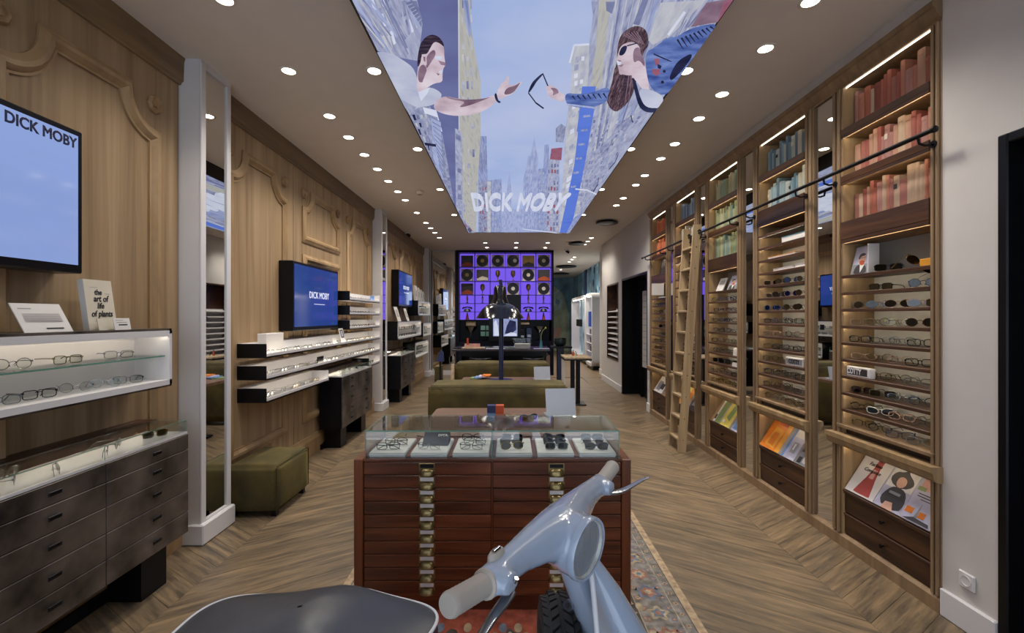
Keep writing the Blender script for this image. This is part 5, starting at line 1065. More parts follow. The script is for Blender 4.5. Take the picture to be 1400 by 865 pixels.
# ================================================================ DARK COUNTER, PEDESTALS
ct = thing('reception_counter', 'long dark reception counter in front of the glowing wall unit', 'counter', (-.05, 9.1, 0))
bx('counter_top', 'counter_dark', ct, -1.12, .765, 8.7, 9.6, .885, .925, c=.006); bx('apron', 'black_lacquer', ct, -1.02, .7, 8.82, 8.86, .78, .885)
for x in (-1.0, .62): bx('leg', 'black_metal', ct, x, x+.06, 8.8, 9.5, 0, .885, c=.004)
bx('back_panel', 'black_lacquer', ct, -.94, .62, 9.44, 9.5, .1, .885); bx('leather_panel', 'table_wood', ct, .685, .76, 8.75, 9.4, .0, .8, c=.006)
def stool(x, y, lb):
    t = thing('counter_stool', lb, 'stool', (x, y, 0)); MB().lathe([(.0005, .6), (.17, .6), (.18, .62), (.17, .65), (.0005, .66)], 24, (x, y, 0)).build('seat', 'black_lacquer', t, 40)
    for a in range(4): q = PI/4+a*PI/2; MB().cyl((x+.1*math.cos(q), y+.1*math.sin(q), .6), (x+.2*math.cos(q), y+.2*math.sin(q), 0), .012, n=8).build('leg', 'black_metal', t)
    MB().tube([(x+.17*math.cos(q), y+.17*math.sin(q), .25) for q in [2*PI*k/20 for k in range(20)]], .008, 6, loop=True, caps=False).build('foot_ring', 'black_metal', t)
    P = [(x+.18*math.cos(q), y-.18*math.sin(q), .78) for q in [PI*k/10 for k in range(11)]]; MB().tube(P, .02, 8).build('back_rail', 'black_metal', t, 40)
    for k in (2, 8): MB().cyl(P[k], (P[k][0]*.9+x*.1, P[k][1], .64), .01, n=6).build('back_post', 'black_metal', t)
    return t
stool(-.55, 8.3, 'black counter stool at the reception counter, nearer the panelled wall'); stool(.42, 8.3, 'black counter stool at the reception counter, nearer the bookcases')
sz = .926
t = thing('counter_tray', 'pale wooden tray of small objects on the reception counter', 'tray', (-.72, 8.9, sz)); bx('base', 'rug_beige', t, -.95, -.50, 8.78, 9.05, sz, sz+.02, c=.003); bx('card_row', 'p_pink', t, -.9, -.6, 8.95, 8.99, sz+.02, sz+.09); bx('card_row', 'p_skin', t, -.9, -.74, 8.85, 8.89, sz+.02, sz+.07); MB().cyl((-.84, 8.93, sz+.02), (-.84, 8.93, sz+.2), .02, n=10).build('bottle', 'p_rust', t, 40)
t = thing('counter_laptop', 'dark flat laptop on the panelled wall end of the counter', 'laptop', (-1.0, 9.0, sz)); MB().cbox(-1.10, -.96, 8.75, 9.1, sz, sz+.02, .003).build('base', 'black_lacquer', t); bx('keyboard', 'black_metal', t, -1.09, -.97, 8.8, 9.0, sz+.02, sz+.022)
t = thing('storage_tray', 'clear plastic box with white papers on the counter', 'box', (.25, 8.95, sz)); m = MB(); m.rings([[(.06, 8.85, sz), (.40, 8.85, sz), (.40, 9.1, sz), (.06, 9.1, sz)], [(.04, 8.83, sz+.19), (.40, 8.83, sz+.19), (.40, 9.12, sz+.19), (.04, 9.12, sz+.19)]], caps=False); m.build('walls', 'clear_glass', t); bx('papers', 'paper', t, .08, .38, 8.87, 9.08, sz, sz+.09, c=.004)
t = thing('flower_vase', 'slim green stem in a glass vase on the counter', 'vase', (.60, 8.95, sz)); MB().lathe([(.0005, sz), (.035, sz), (.03, sz+.05), (.022, sz+.14), (.028, sz+.15)], 18, (.6, 8.95, 0)).build('vase', 'p_teal', t, 40); MB().tube([(.6, 8.95, sz+.02), (.6, 8.95, sz+.25), (.63, 8.95, sz+.34), (.69, 8.95, sz+.40)], .008, 8).build('stem', 'p_green', t, 40)
MB().lathe([(.0005, sz+.38), (.02, sz+.39), (.012, sz+.42)], 10, (.69, 8.95, 0)).build('bud', 'p_yellow', t, 40)
t = thing('purple_mat', 'violet printed mat on the counter beside the green stem', 'mat', (.75, 9, sz)); bx('sheet', 'p_lilac', t, .45, .75, 8.76, 8.9, sz, sz+.004)
t = thing('purple_mat', 'violet printed mat on the counter near the pale tray', 'mat', (-.4, 8.85, sz)); bx('sheet', 'p_lilac', t, -.48, -.12, 8.74, 8.9, sz, sz+.004); bx('stripe', 'p_green', t, -.48, .1, 9.0, 9.03, sz, sz+.01)
pd = thing('pedestal_table', 'dark pedestal with a square top carrying a black bowl', 'pedestal', (.95, 9.0, 0)); bx('top', 'black_lacquer', pd, .80, 1.20, 8.85, 9.2, .93, .965, c=.004); bx('post', 'pole_blue', pd, .92, 1.05, 8.95, 9.1, .03, .93, c=.004); bx('foot_plate', 'black_metal', pd, .82, 1.16, 8.86, 9.2, 0, .03, c=.004)
t = thing('black_bowl', 'rounded black bowl on the dark pedestal', 'bowl', (.99, 9.02, .966)); MB().lathe([(.0005, .966), (.07, .966), (.115, 1.0), (.125, 1.05), (.118, 1.10), (.11, 1.125), (.104, 1.12), (.11, 1.06), (.1, 1.0), (.0005, .985)], 28, (.985, 9.02, 0)).build('body', 'teal_dark', t, 50); MB().lathe([(.118, 1.10), (.121, 1.112), (.112, 1.126)], 28, (.985, 9.02, 0)).build('rim', 'black_lacquer', t, 40)
sd = thing('high_table', 'tall narrow side table with two dark posts and a wooden top', 'table', (1.16, 8.1, 0))
MB().cbox(.93, 1.40, 7.85, 8.45, .815, .845, .004).build('top', 'rug_beige', sd); MB().cbox(.925, 1.405, 7.84, 8.46, .79, .815, .004).build('top_edge', 'black_lacquer', sd)
for x in (1.06, 1.155): bx('post', 'black_metal', sd, x, x+.07, 8.0, 8.07, .02, .79, c=.003)
bx('foot_plate', 'black_metal', sd, 1.0, 1.32, 7.9, 8.25, 0, .022, c=.004); bx('frosted_panel', 'paper', sd, .94, .95, 7.95, 8.4, .05, .79)
for k, (x, c) in enumerate(((1.13, 'p_rust'), (1.2, 'ink'))):
    t = thing('small_bottle', ('brown bottle on the tall narrow side table', 'dark pen leaning on the tall narrow side table')[k], ('bottle', 'pen')[k], (x, 8.2, .846)); m = MB()
    (m.lathe([(.0005, .846), (.018, .846), (.018, .90), (.008, .92), (.008, .935), (.0005, .937)], 12, (x, 8.2, 0)) if not k else m.tube([(x, 8.2, .847), (x-.03, 8.2, .92)], .006, 8)); m.build('body', c, t, 40)
    (MB().cyl((x, 8.2, .935), (x, 8.2, .945), .01, n=10) if not k else MB().cyl((x-.03, 8.2, .92), (x-.034, 8.2, .93), .004, n=8)).build('cap', 'ink', t)
# ================================================================ GLOWING WALL UNIT
UY = 12.0; un = thing('glowing_wall_unit', 'black wall unit with a violet backlit grid of records', 'shelving', (-.15, 12.0, 0)); ux0, ux1 = -1.447, 1.138
m = MB(); m.box(ux0, -1.36, UY, UY+.4, 0, 3.295); m.box(1.086, ux1, UY, UY+.4, 0, 3.295); m.box(-1.36, 1.086, UY, UY+.4, 3.235, 3.295); m.box(-1.36, 1.086, UY, UY+.4, 0, .9); m.box(-1.36, 1.086, UY+.3, UY+.4, .9, 1.465); m.box(-1.36, 1.086, UY, UY+.4, 1.44, 1.465); m.build('carcass', 'navy_lacquer', un)
bx('light_panel', 'led_purple', un, -1.36, 1.086, UY+.30, UY+.31, 1.465, 3.235)
xs = [-1.36+(1.086+1.36)*k/6 for k in range(7)]; zr = [2.865, 2.49, 2.125, 1.90, 1.68]
for x in xs[1:-1]: bx('grid_upright', 'purple_shelf', un, x-.006, x+.006, UY+.02, UY+.30, 1.465, 3.235)
for z in zr: bx('grid_shelf', 'purple_shelf', un, -1.36, 1.086, UY+.02, UY+.30, z-.012, z)
bx('cupboard', 'black_lacquer', un, xs[2]-.03, xs[4], UY-.03, UY+.02, .9, 2.125, c=.004)
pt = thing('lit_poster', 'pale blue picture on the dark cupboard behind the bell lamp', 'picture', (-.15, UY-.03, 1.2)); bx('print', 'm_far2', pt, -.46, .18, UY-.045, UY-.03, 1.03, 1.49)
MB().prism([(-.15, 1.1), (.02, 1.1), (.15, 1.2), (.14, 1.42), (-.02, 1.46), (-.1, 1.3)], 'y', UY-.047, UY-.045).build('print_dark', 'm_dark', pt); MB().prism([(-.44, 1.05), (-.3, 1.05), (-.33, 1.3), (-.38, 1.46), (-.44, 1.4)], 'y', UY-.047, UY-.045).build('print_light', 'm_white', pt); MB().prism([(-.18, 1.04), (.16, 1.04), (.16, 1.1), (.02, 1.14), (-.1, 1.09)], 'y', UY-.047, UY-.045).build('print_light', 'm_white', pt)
plain('vinyl', '#101014', .3, var=.1); plain('gold_paint', '#a5864a', .35, .6, var=.12); plain('sleeve', '#d3c6b6', .7, var=.05)
def unit_rec(c, r, kind):
    x = (xs[c]+xs[c+1])/2; z = (zr+[1.465])[r]; row_, col_ = ('top', 'second', 'third', 'fourth', 'fifth', 'bottom')[r], ORD[c]; y = UY+.10
    wh = f'in the {row_} row, {col_} column of the violet grid'
    if kind in 'RrW':
        t = thing('framed_record', 'black vinyl record on its sleeve '+wh, 'record', (x, y, z), 'records in the violet grid'); s = .16; z0 = z+.006
        MB().cbox(x-s, x+s, y, y+.012, z0, z0+2*s, .002).build('sleeve', 'sleeve', t); MB().lathe([(.0005, y-.006), (.152, y-.006), (.155, y-.003), (.155, y)], 36, (x, 0, z0+s), 'y').build('disc', 'vinyl', t, 30)
        MB().lathe([(.0005, y-.008), (.05, y-.008), (.05, y-.006)], 24, (x+(.05 if kind == 'W' else 0), 0, z0+s), 'y').build('centre_label', {'R': 'cream_paper', 'r': 'gold_paint', 'W': 'p_white'}[kind], t)
    elif kind in 'CGL':
        t = thing('album_cover', {'C': 'dark', 'G': 'gold', 'L': 'gold and dark landscape'}[kind]+' album cover '+wh, 'record', (x, y, z), 'album covers in the violet grid'); z0 = z+.006
        MB().cbox(x-.16, x+.16, y, y+.01, z0, z0+.3, .002).build('cover', {'C': 'p_dark', 'G': 'gold_paint', 'L': 'p_dark'}[kind], t)
        m = MB(); m.prism([(x-.15, z0+.01), (x+.15, z0+.01), (x+.15, z0+.08), (x, z0+.13), (x-.15, z0+.06)], 'y', y-.002, y); m.build('print', {'C': 'p_rust', 'G': 'p_dark', 'L': 'cream_paper'}[kind], t)
    elif kind == 'M':
        t = thing('award_microphone', 'gold retro microphone trophy '+wh, 'trophy', (x, y, z), 'gold microphones in the violet grid'); z0 = z
        MB().lathe([(.0005, z0), (.05, z0), (.05, z0+.015), (.012, z0+.03), (.012, z0+.1), (.03, z0+.12), (.055, z0+.17), (.06, z0+.22), (.05, z0+.27), (.03, z0+.29), (.0005, z0+.295)], 18, (x, y+.05, 0)).build('body', 'gold_paint', t, 40)
        for k in range(4): MB().tube([(x+.062*math.cos(a), y+.05+.062*math.sin(a), z0+.16+k*.03) for a in [2*PI*q/14 for q in range(14)]], .005, 5, loop=True, caps=False).build('grille_ring', 'brass', t)
    elif kind == 'S':
        t = thing('slim_statuette', 'slim gold statuette '+wh, 'trophy', (x, y, z), 'slim statuettes in the violet grid'); MB().lathe([(.0005, z), (.035, z), (.035, z+.012), (.012, z+.03), (.02, z+.1), (.025, z+.15), (.012, z+.18), (.016, z+.2), (.0005, z+.215)], 14, (x, y+.05, 0)).build('figure', 'gold_paint', t, 40); bx('base', 'p_dark', t, x-.03, x+.03, y+.02, y+.08, z, z+.02)
    elif kind == 'P':
        t = thing('rotary_telephone', 'black rotary telephone '+wh, 'telephone', (x, y, z), 'black telephones in the violet grid')
        MB().rings([[(x+a*w, y+.06+b_*d, h) for a, b_ in ((-1, -1), (1, -1), (1, 1), (-1, 1))] for w, d, h in ((.10, .07, z), (.06, .045, z+.08))]).build('body', 'black_lacquer', t)
        MB().tube([(x-.125, y+.06, z+.075), (x-.1, y+.06, z+.105), (x, y+.06, z+.12), (x+.1, y+.06, z+.105), (x+.125, y+.06, z+.075)], [.026, .02, .014, .02, .026], 10).build('handset', 'black_lacquer', t, 50); MB().lathe([(.0005, y-.014), (.036, y-.012), (.036, y)], 18, (x, 0, z+.042), 'y').build('dial', 'lever_metal', t, 40)
    elif kind == 'V':
        t = thing('cone_bottle', 'red cone shaped bottle '+wh, 'bottle', (x, y, z), 'red cones in the violet grid'); MB().lathe([(.0005, z), (.05, z), (.045, z+.02), (.014, z+.17), (.0005, z+.175)], 16, (x, y+.05, 0)).build('body', 'p_rust', t, 40); MB().cyl((x, y+.05, z+.16), (x, y+.05, z+.2), .01, n=8).build('cap', 'p_dark', t)
for r, line_ in enumerate(('CrRWGR', 'rLMMRC', 'CM.RMR', 'SS..SS', 'P...PP')):
    for c, k in enumerate(line_):
        if k != '.': unit_rec(c, r-0 if r < 5 else r, k)
for c in (0, 4, 5): unit_rec(c, 5, 'V')
# back shelf under the grid
for i, (x, lb) in enumerate(((-1.05, 'funnel shaped clear vase under the violet grid, nearer the far mirror'), (.78, 'funnel shaped clear vase under the violet grid, behind the green stem'))):
    t = thing('funnel_vase', lb, 'vase', (x, 12.1, .9)); MB().lathe([(.0005, .9), (.08, .9), (.08, .91), (.012, .93), (.012, 1.08), (.17, 1.28), (.165, 1.28), (.008, 1.085)], 24, (x, 12.1, 0)).build('bowl', 'clear_glass', t, 40); MB().lathe([(.17, 1.277), (.173, 1.281), (.167, 1.285)], 24, (x, 12.1, 0)).build('rim', 'chrome', t, 40)
for i, (x0, x1, z0, z1, mt, lb) in enumerate(((-1.18, -.92, 1.30, 1.42, 'rug_beige', 'pale basket hanging under the violet grid, nearer the far mirror'), (.22, .50, 1.33, 1.41, 'rug_beige', 'pale plaque under the violet grid beside the dark cupboard'), (-.82, -.5, 1.0, 1.34, 'black_metal', 'dark rack with grey frames under the violet grid'), (.24, .38, .9, 1.2, 'black_metal', 'dark appliance under the violet grid'), (.42, .56, .9, 1.24, 'pole_blue', 'dark blue jug under the violet grid'))):
    t = thing('back_shelf_item', lb, ('basket', 'plaque', 'rack', 'appliance', 'jug')[i], ((x0+x1)/2, 12.1, z0)); t.name = ('basket', 'plaque', 'frame_rack', 'appliance', 'jug')[i]
    bx('body', mt, t, x0, x1, 12.05, 12.2, z0, z1, c=.01)
    if i == 2:
        for k in range(4): bx('frame', 'glass_edge', t, x0+.03+.14*(k % 2), x0+.15+.14*(k % 2), 12.035, 12.05, z0+.03+.16*(k//2), z0+.15+.16*(k//2), c=.004)
    else: bx('front_plate', 'lever_metal' if i > 2 else 'cream_paper', t, x0+.02, x1-.02, 12.043, 12.05, z0+(z1-z0)*.3, z0+(z1-z0)*.5)
# ================================================================ FAR PASSAGE: display shells and mural
glow('shell_light', '#a9bde2', .32)
mats_ = (('fm_deep', ['#1f3a52', '#7ba6bf', '#6d9ab0']), ('fm_pale', ['#7fa8b8', '#bcd2d6', '#cfd8d2']), ('fm_green', ['#7d9a8c', '#bcc7ad', '#c9c6a8']))
for n_, c_ in mats_: plain(n_, c_[1], .6, var=.28, vs=1.6)
mu = thing('blue_mural', 'blue painted mural on the end wall of the passage', 'mural', (2, 20.45, 0)); bx('panel', 'fm_deep', mu, 1.15, 2.84, 20.46, 20.495, .0, 3.29)
def blob(pts, mt, nm='paint', k=0): MB().prism([((px-698)*20.45/622, EYE-(py-433)*20.45/622) for px, py in pts], 'y', 20.452-k*.003, 20.46).build(nm, mt, mu)
blob([(745, 395), (758, 392), (770, 402), (778, 430), (779, 520), (745, 520)], 'fm_green', k=1); blob([(757, 400), (764, 396), (770, 405), (768, 422), (758, 426)], 'fm_pale', k=2); blob([(758, 450), (768, 447), (766, 460), (757, 466)], 'p_skin', k=2); blob([(760, 408), (766, 412), (764, 418), (759, 415)], 'fm_deep', k=3)
mu2 = thing('blue_mural', 'blue painted mural on the side wall above the display shells', 'mural', (2.84, 16, 0)); bx('panel', 'fm_deep', mu2, 2.835, 2.849, 12.4, 20.45, .0, 3.29); RR = random.Random(4)
for k in range(40):
    y = RR.uniform(12.6, 20); z = RR.uniform(2.1, 3.15); h = RR.uniform(.08, .25); MB().prism([(y, z), (y+h, z+h*.5), (y+h*.7, z+h*1.2), (y-h*.3, z+h*.9)], 'x', 2.831, 2.836).build('paint', RR.choice(['fm_pale', 'fm_deep', 'p_navy']), mu2)
bx('dark_band', 'p_navy', mu2, 2.80, 2.836, 16.9, 17.3, 2.2, 3.29)
def shell(y0, y1, x0, x1, z0, z1, lb, kind):
    t = thing('display_shell', lb, 'display stand', ((x0+x1)/2, (y0+y1)/2, 0), 'rounded display shells in the passage'); r = .22
    def rr(a, b, c, d, r):
        P = []
        for cy, cz, a0 in ((b-r, c+r, -90), (b-r, d-r, 0), (a+r, d-r, 90), (a+r, c+r, 180)):
            for k in range(7): q = math.radians(a0+15*k); P.append((cy+r*math.cos(q), cz+r*math.sin(q)))
        return P
    o = rr(y0, y1, z0, z1, r); i = rr(y0+.09, y1-.09, z0+.09, z1-.09, r-.07); n = len(o)
    V = [(x0, *p) for p in o]+[(x1, *p) for p in o]+[(x0, *p) for p in i]+[(x1, *p) for p in i]; F = []
    for k in range(n): j = (k+1) % n; F += [(k, j, n+j, n+k), (2*n+k, 3*n+k, 3*n+j, 2*n+j), (k, 2*n+k, 2*n+j, j), (n+k, n+j, 3*n+j, 3*n+k)]
    MB().add(V, F).build('shell', 'white_lacquer', t, 50); bx('back_panel', 'shell_light', t, x1-.03, x1-.01, y0+.09, y1-.09, z0+.09, z1-.09)
    bx('light_line', 'led_case', t, x0+.02, x0+.06, y0+.3, y1-.3, z1-.10, z1-.09); bx('foot', 'black_metal', t, x0+.05, x1-.05, y0+.15, y1-.15, 0, z0+.01)
    if kind:
        bx('monitor', 'screen_blue', t, x0+.05, x0+.08, y0+.2, y1-.25, 1.25, 1.7)
        for z in (.5, .75, 1.0): bx('shelf', 'white_lacquer', t, x0+.02, x1-.03, y0+.09, y1-.09, z, z+.02); [bx('leaflet', c, t, x0+.05, x0+.06, y0+.2+q*.25, y0+.38+q*.25, z+.02, z+.18) for q, c in enumerate(('p_white', 'p_dark', 'p_lilac'))]
    else:
        bx('monitor', 'black_lacquer', t, x0+.05, x0+.08, y0+1.0, y1-1.0, 1.2, 1.45)
        for q in (.8, 1.5, 2.2): MB().cyl((x0+.2, y0+q, z0+.09), (x0+.2, y0+q, z1-.09), .03, n=10).build('pole', 'fm_pale', t)
    return t
shell(13.0, 14.2, 2.33, 2.72, .10, 2.24, 'rounded white display shell with leaflets, first in the passage', 1); shell(14.6, 17.8, 2.38, 2.78, .10, 2.24, 'long rounded white display shell, deeper in the passage', 0)
# ================================================================ THE SCOOTER
sc = thing('motor_scooter', 'pale blue vintage scooter with a black bench seat in front of the mahogany chest', 'scooter', (-.1, 1.1, 0))
A, B_ = Vector((-.046, .80, 1.078)), Vector((.257, 1.288, 1.08)); bd = (B_-A).normalized(); fw = Vector((.76, -.64, -.08)).normalized(); CB = Vector((.098, 1.048, 1.052))
def eloft(m, secs, n=24):
    """rings: (centre, half-axis vector, half-axis vector)"""
    m.rings([[tuple(c+u*math.cos(2*PI*k/n)+v*math.sin(2*PI*k/n)) for k in range(n)] for c, u, v in secs])
m = MB(); hp = Vector((bd.y, -bd.x, 0)); up = Vector((0, 0, 1)); secs = []
for t_, w, h, dz, df in ((0, .026, .026, .0, 0), (.08, .027, .028, 0, 0), (.2, .031, .032, .0, .002), (.32, .042, .042, -.004, .006), (.42, .056, .053, -.012, .012), (.5, .062, .058, -.016, .014), (.58, .054, .052, -.012, .010), (.68, .040, .041, -.004, .004), (.8, .031, .032, 0, 0), (.92, .027, .028, 0, 0), (1, .026, .026, 0, 0)):
    secs.append((A.lerp(B_, t_)+up*dz+hp*df, hp*w, up*h))
eloft(m, secs)
side = fw.cross(up).normalized(); vu = side.cross(fw)
eloft(m, [(CB+fw*s, side*r, vu*r) for s, r in ((-.035, .012), (-.028, .034), (-.01, .052), (.02, .062), (.06, .066), (.088, .066))])
for P0, sgn in ((A, 1), (B_, -1)):                                     # clutch and brake bosses
    q = P0+bd*sgn*.028; eloft(m, [(q+hp*s, bd*.026, up*r) for s, r in ((-.01, .024), (.02, .022), (.042, .018))])
o = m.build('handlebar_headset', 'scooter_blue', sc)
for p in o.data.polygons: p.use_smooth = True
r_ = o.modifiers.new('skin', 'REMESH'); r_.mode = 'VOXEL'; r_.voxel_size = .0045; r_.use_smooth_shade = True
s_ = o.modifiers.new('blend', 'SMOOTH'); s_.iterations = 14; s_.factor = .5
R_ = lambda s, r, n=36: [tuple(CB+fw*s+side*r*math.cos(2*PI*k/n)+vu*r*math.sin(2*PI*k/n)) for k in range(n)]
m = MB(); m.rings([R_(.082, .064), R_(.082, .068), R_(.093, .0685), R_(.097, .066), R_(.095, .061), R_(.088, .0605)], caps=False); hl = m.build('headlight_rim', 'scooter_blue', sc, 40)
m = MB(); m.rings([R_(.094, .0605), R_(.066, .05), R_(.045, .03), R_(.038, .006)], caps=False); m.build('reflector', 'headlamp_reflector', hl, 60)
m = MB(); m.rings([R_(.095, .061), R_(.103, .05), R_(.108, .03), R_(.110, .002)]); m.build('headlight_glass', 'lens_glass', hl, 60)
m = MB(); m.rings([R_(.045, .012, 14), R_(.07, .012, 14), R_(.078, .006, 14)]); m.build('bulb', 'white_lacquer', hl, 40)
for k in (-3, -1, 1, 3):
    h = (.0575**2-(k*.0125)**2)**.5; MB().tube([tuple(CB+fw*(.1045-.0045*(j*j)*.25)+side*(k*.0125)+vu*(h*j*.5)) for j in (-2, -1, 0, 1, 2)], .0005, 4).build('glass_rib', 'lens_glass', hl)
def grip(P, D, L, nm):
    D = D.normalized(); s1 = D.cross(up).normalized(); s2 = s1.cross(D); m = MB(); prof = [(0, .024), (.003, .0262), (.007, .0255), (.009, .0205)]
    for k in range(9): a = .012+(L-.02)*k/9; prof += [(a, .0200), (a+(L-.02)/18, .0205)]
    prof += [(L-.006, .0208), (L, .0185), (L+.001, .001)]
    m.rings([[tuple(P+D*s+s1*r*math.cos(2*PI*k/20)+s2*r*math.sin(2*PI*k/20)) for k in range(20)] for s, r in prof]); return m.build(nm, 'grip_rubber', sc, 40)
grip(A+bd*.006, Vector((-.108, .706, 1.094))-A, .104, 'handlebar_grip'); grip(B_-bd*.006, Vector((.306, 1.355, 1.104))-B_, .092, 'handlebar_grip')
def lever(pts, rr): 
    m = MB(); m.tube(pts, rr, 10, flat=.45); o = m.build('brake_lever', 'lever_metal', sc, 60); mo = o.modifiers.new('round', 'SUBSURF'); mo.levels = mo.render_levels = 1
lever([(.006, .835, 1.052), (-.012, .812, 1.040), (-.032, .780, 1.034), (-.050, .735, 1.030), (-.066, .69, 1.03), (-.088, .64, 1.034)], [.013, .013, .0105, .009, .0075, .007])
lever([(.262, 1.245, 1.068), (.285, 1.255, 1.062), (.318, 1.268, 1.066), (.350, 1.282, 1.078), (.378, 1.292, 1.088), (.398, 1.297, 1.094)], [.013, .013, .011, .009, .0075, .004])
sw = MB(); eloft(sw, [(A+bd*.05+up*z+hp*-.008, bd*a, hp*b) for z, a, b in ((.016, .026, .012), (.032, .024, .011), (.037, .018, .008))], 16); sw.build('switch_housing', 'grip_rubber', sc, 40)
sq = A+bd*.05+up*.038-hp*.008; MB().cyl(sq-bd*.010, sq+bd*.010, .004, n=10).build('switch_button', 'chrome', sc, 40)
q = A+bd*.03+hp*.044; MB().cyl(q+up*.004, q+up*.012+hp*.004, .004, n=12).build('lever_screw', 'chrome', sc, 40)
# steering column, leg shield and horn cover
ax = lambda z: Vector((.160+.42*(.93-z), 1.09, z))
m = MB(); eloft(m, [(ax(z), Vector((r, 0, 0)), Vector((0, r*1.05, 0))) for z, r in ((1.03, .036), (.96, .037), (.88, .042), (.78, .05), (.6, .06), (.4, .07), (.3, .08))]); m.build('steering_column', 'scooter_blue', sc, 40)
MB().rings([[tuple(ax(z)+Vector((r*math.cos(2*PI*k/24), r*1.05*math.sin(2*PI*k/24), 0))) for k in range(24)] for z, r in ((.962, .039), (.955, .039))]).build('column_collar', 'rubber', sc)
p = ax(.87)+Vector((-.045, -.015, 0)); MB().cyl(p, p+Vector((-.006, -.006, .001)), .013, n=18).build('column_lock', 'chrome', sc, 40); MB().cyl(p+Vector((-.006, -.006, .001)), p+Vector((-.0075, -.0075, .001)), .006, n=10).build('key_slot', 'ink', sc)
hw = lambda z: max(.04, .055+.20*min(1, max(0, (1.0-z))/.30)**.75) if z > .45 else .255-.1*(.45-z)
def shield(u, s, off=0):
    z = 1.0-.72*u; c = ax(z); w = hw(z); ce = c.x+.042; ed = .176+.42*max(0, .84-z); return (ce+(ed-ce)*s*s+off, 1.09+w*s, z)
m = MB(); nu, ns = 24, 20; V = []; F = []
for off in (0, .006):
    for i in range(nu+1):
        for j in range(ns+1): V.append(shield(i/nu, -1+2*j/ns, off))
N = (nu+1)*(ns+1)
for b in (0, N):
    for i in range(nu):
        for j in range(ns): k = b+i*(ns+1)+j; F.append((k, k+1, k+ns+2, k+ns+1))
m.add(V, F); m.build('leg_shield', 'scooter_blue', sc, 60)
edge = [shield(1-i/nu, -1, .003) for i in range(nu+1)]+[shield(0, -1+2*j/ns, .003) for j in range(1, ns)]+[shield(i/nu, 1, .003) for i in range(nu+1)]
MB().tube(edge, .0058, 8).build('edge_trim', 'piping_white', sc, 60)
m = MB(); eloft(m, [(ax(z)+Vector((.03+d*.4, 0, 0)), Vector((.012+d, 0, 0)), Vector((0, w, 0))) for z, d, w in ((1.0, .0, .012), (.97, .018, .03), (.9, .035, .04), (.8, .048, .052), (.65, .05, .06), (.5, .04, .055), (.36, .02, .04))]); m.build('horn_cover', 'scooter_blue', sc, 50)
bg = MB()
for k in range(5): a = ax(.80-k*.018)+Vector((.103, -.045+.004*k, 0)); bg.tube([tuple(a), tuple(a+Vector((.004, .03, -.012)))], .003, 6)
bg.build('horn_badge', 'lever_metal', sc, 40)
# spare wheel behind the shield
def wheel(cx, cy, cz, axis, nm, Ro=.205, w=.046):
    rot = {'x': lambda r, a, t: (cx+t, cy+r*math.cos(a), cz+r*math.sin(a)), 'y': lambda r, a, t: (cx+r*math.cos(a), cy+t, cz+r*math.sin(a))}[axis]; n = 48
    prof = [(Ro-.082, -w*.55), (Ro-.055, -w*.95), (Ro-.025, -w), (Ro-.008, -w*.82), (Ro-.002, -w*.4), (Ro, 0), (Ro-.002, w*.4), (Ro-.008, w*.82), (Ro-.025, w), (Ro-.055, w*.95), (Ro-.082, w*.55)]
    m = MB(); m.rings([[rot(r, 2*PI*k/n, t) for k in range(n)] for r, t in prof], caps=False); ty = m.build(nm, 'tyre', sc, 60)
    tr = MB()
    for k in range(44):
        a = 2*PI*k/44
        for lane, (t0, t1, sh, hgt) in enumerate(((-.92, -.62, .0, -.011), (-.52, -.12, .5, -.001), (.12, .52, 0, -.001), (.62, .92, .5, -.011))):
            a0 = a+sh*2*PI/44; a1 = a0+2*PI/44*.72; sk = .25*2*PI/44*(1 if lane % 2 else -1); V = []
            for r in (Ro+hgt-.006, Ro+hgt+.0065):
                V += [rot(r, a0+sk, t0*w), rot(r, a1+sk, t0*w), rot(r, a1-sk, t1*w), rot(r, a0-sk, t1*w)]
            tr.add(V, [(0, 1, 2, 3), (4, 7, 6, 5), (0, 4, 5, 1), (1, 5, 6, 2), (2, 6, 7, 3), (3, 7, 4, 0)])
    tt = tr.build('tread_block', 'tyre', ty); tt['kind'] = 'stuff'
    m = MB(); m.rings([[rot(r, 2*PI*k/32, t) for k in range(32)] for r, t in ((Ro-.078, -w*.5), (Ro-.086, -w*.3), (.06, -w*.1), (.03, -w*.3), (.03, w*.3), (.06, w*.1), (Ro-.086, w*.3), (Ro-.078, w*.5))], caps=True); m.build('wheel_rim', 'scooter_blue', ty, 40)
    return ty
wheel(.120, 1.105, .640, 'x', 'spare_tyre'); wheel(.475, 1.10, .222, 'y', 'front_tyre'); wheel(-.62, 1.10, .222, 'y', 'rear_tyre')
MB().cyl((.14, 1.105, .64), (.24, 1.105, .64), .02, n=12).build('spare_bracket', 'black_metal', sc); MB().cyl((.475, 1.03, .213), ax(.42), .025, n=10).build('fork', 'scooter_blue', sc, 40)
m = MB(); rs = []
for k in range(15):
    a = math.radians(20+k*10); rs.append([(.475+(.232-.02*abs(q)**2)*math.cos(a), 1.10+.075*q, .213+(.232-.03*abs(q)**2)*math.sin(a)) for q in (-1, -.7, -.3, 0, .3, .7, 1)])
m.rings(rs, caps=False, closed=False); m.build('front_fender', 'scooter_blue', sc, 60)
bx('floorboard', 'scooter_blue', sc, -.28, .40, .93, 1.27, .25, .285, c=.012)
for y in (1.0, 1.05, 1.15, 1.2): bx('floor_rail', 'rubber', sc, -.25, .3, y-.008, y+.008, .285, .293)
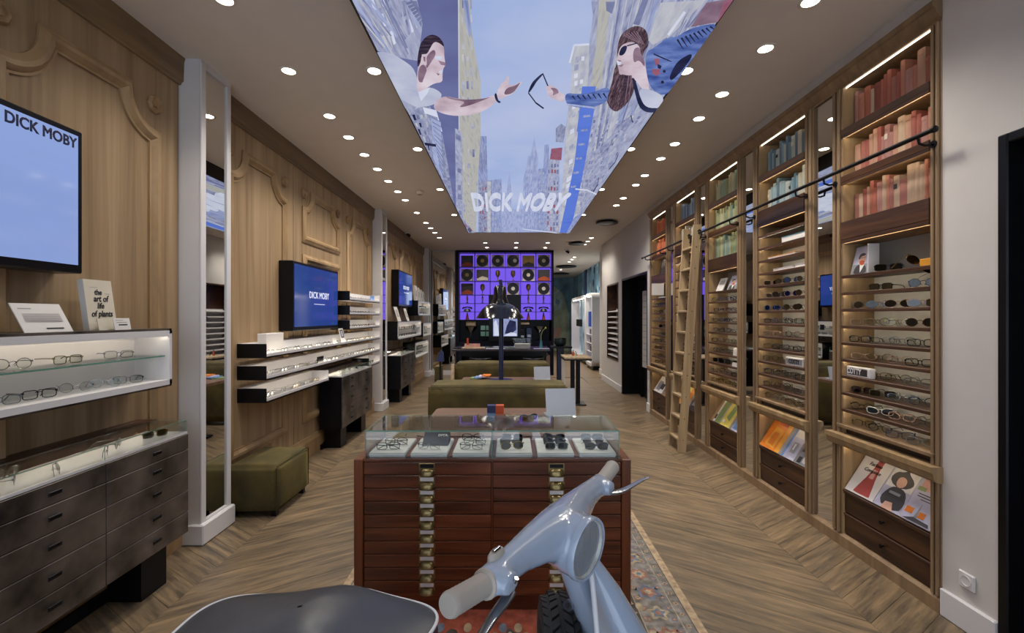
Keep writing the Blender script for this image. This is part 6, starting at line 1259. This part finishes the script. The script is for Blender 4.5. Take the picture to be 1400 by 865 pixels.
m = MB(); eloft(m, [(Vector((x, 1.1, zc)), Vector((0, w, 0)), Vector((0, 0, h))) for x, zc, w, h in ((-1.02, .42, .02, .03), (-.98, .43, .09, .12), (-.88, .46, .15, .18), (-.7, .48, .18, .20), (-.5, .47, .18, .20), (-.32, .46, .14, .18), (-.24, .44, .1, .15))]); m.build('rear_body', 'scooter_blue', sc, 60)
for s in (-1, 1):
    m = MB(); eloft(m, [(Vector((x, 1.1+s*.17, zc)), Vector((0, w, 0)), Vector((0, 0, h))) for x, zc, w, h in ((-.98, .38, .01, .02), (-.9, .39, .05, .10), (-.72, .41, .085, .15), (-.5, .42, .08, .14), (-.36, .41, .05, .1), (-.3, .40, .01, .02))]); m.build('side_cowl', 'scooter_blue', sc, 60)
bx('centre_stand', 'black_metal', sc, -.36, -.32, .95, 1.25, .008, .30)
# bench seat
n = 72; cx, cy = -.505, 1.09
def so(k, f=1.0):
    a = 2*PI*k/n; c, s = math.cos(a), math.sin(a); e = .62; x = .302*f*math.copysign(abs(c)**e, c); y = .172*f*math.copysign(abs(s)**e, s)
    return (cx+x+.30*y*max(0, x/.3), cy+y*(1-.1*max(0, x/.3)))
zx = lambda x: .776+.024*math.exp(-((x+.44)/.10)**2)+.016*math.exp(-((x+.79)/.12)**2)
m = MB(); rs = []
for f in (1, .99, .96, .9, .8, .65, .45, .2, .02):
    ring = []
    for k in range(n): x, y = so(k, f); ring.append((x, y, zx(x)+.062*(1-f**2.4)**.9+.002*math.sin(9*x)*(1-f)))
    rs.append(ring)
m.rings(rs, caps=False); seat = m.build('bench_seat', 'seat_vinyl', sc, 70)
MB().tube([(so(k)[0], so(k)[1], zx(so(k)[0])) for k in range(n)], .0045, 8, loop=True, caps=False).build('seat_piping', 'piping_white', seat, 60)
m = MB(); m.rings([[(so(k, f)[0], so(k, f)[1], zx(so(k, f)[0])-d) for k in range(n)] for f, d in ((.995, .002), (1.008, .03), (1.0, .08), (.97, .115), (.9, .12))], caps=True); m.build('seat_skirt', 'seat_skirt', seat, 60)
MB().cyl((-.28, 1.1, .55), (-.28, 1.1, .67), .03, n=14).build('seat_post', 'black_metal', sc); bx('seat_base', 'black_metal', sc, -.76, -.25, .99, 1.2, .62, .67, c=.01)
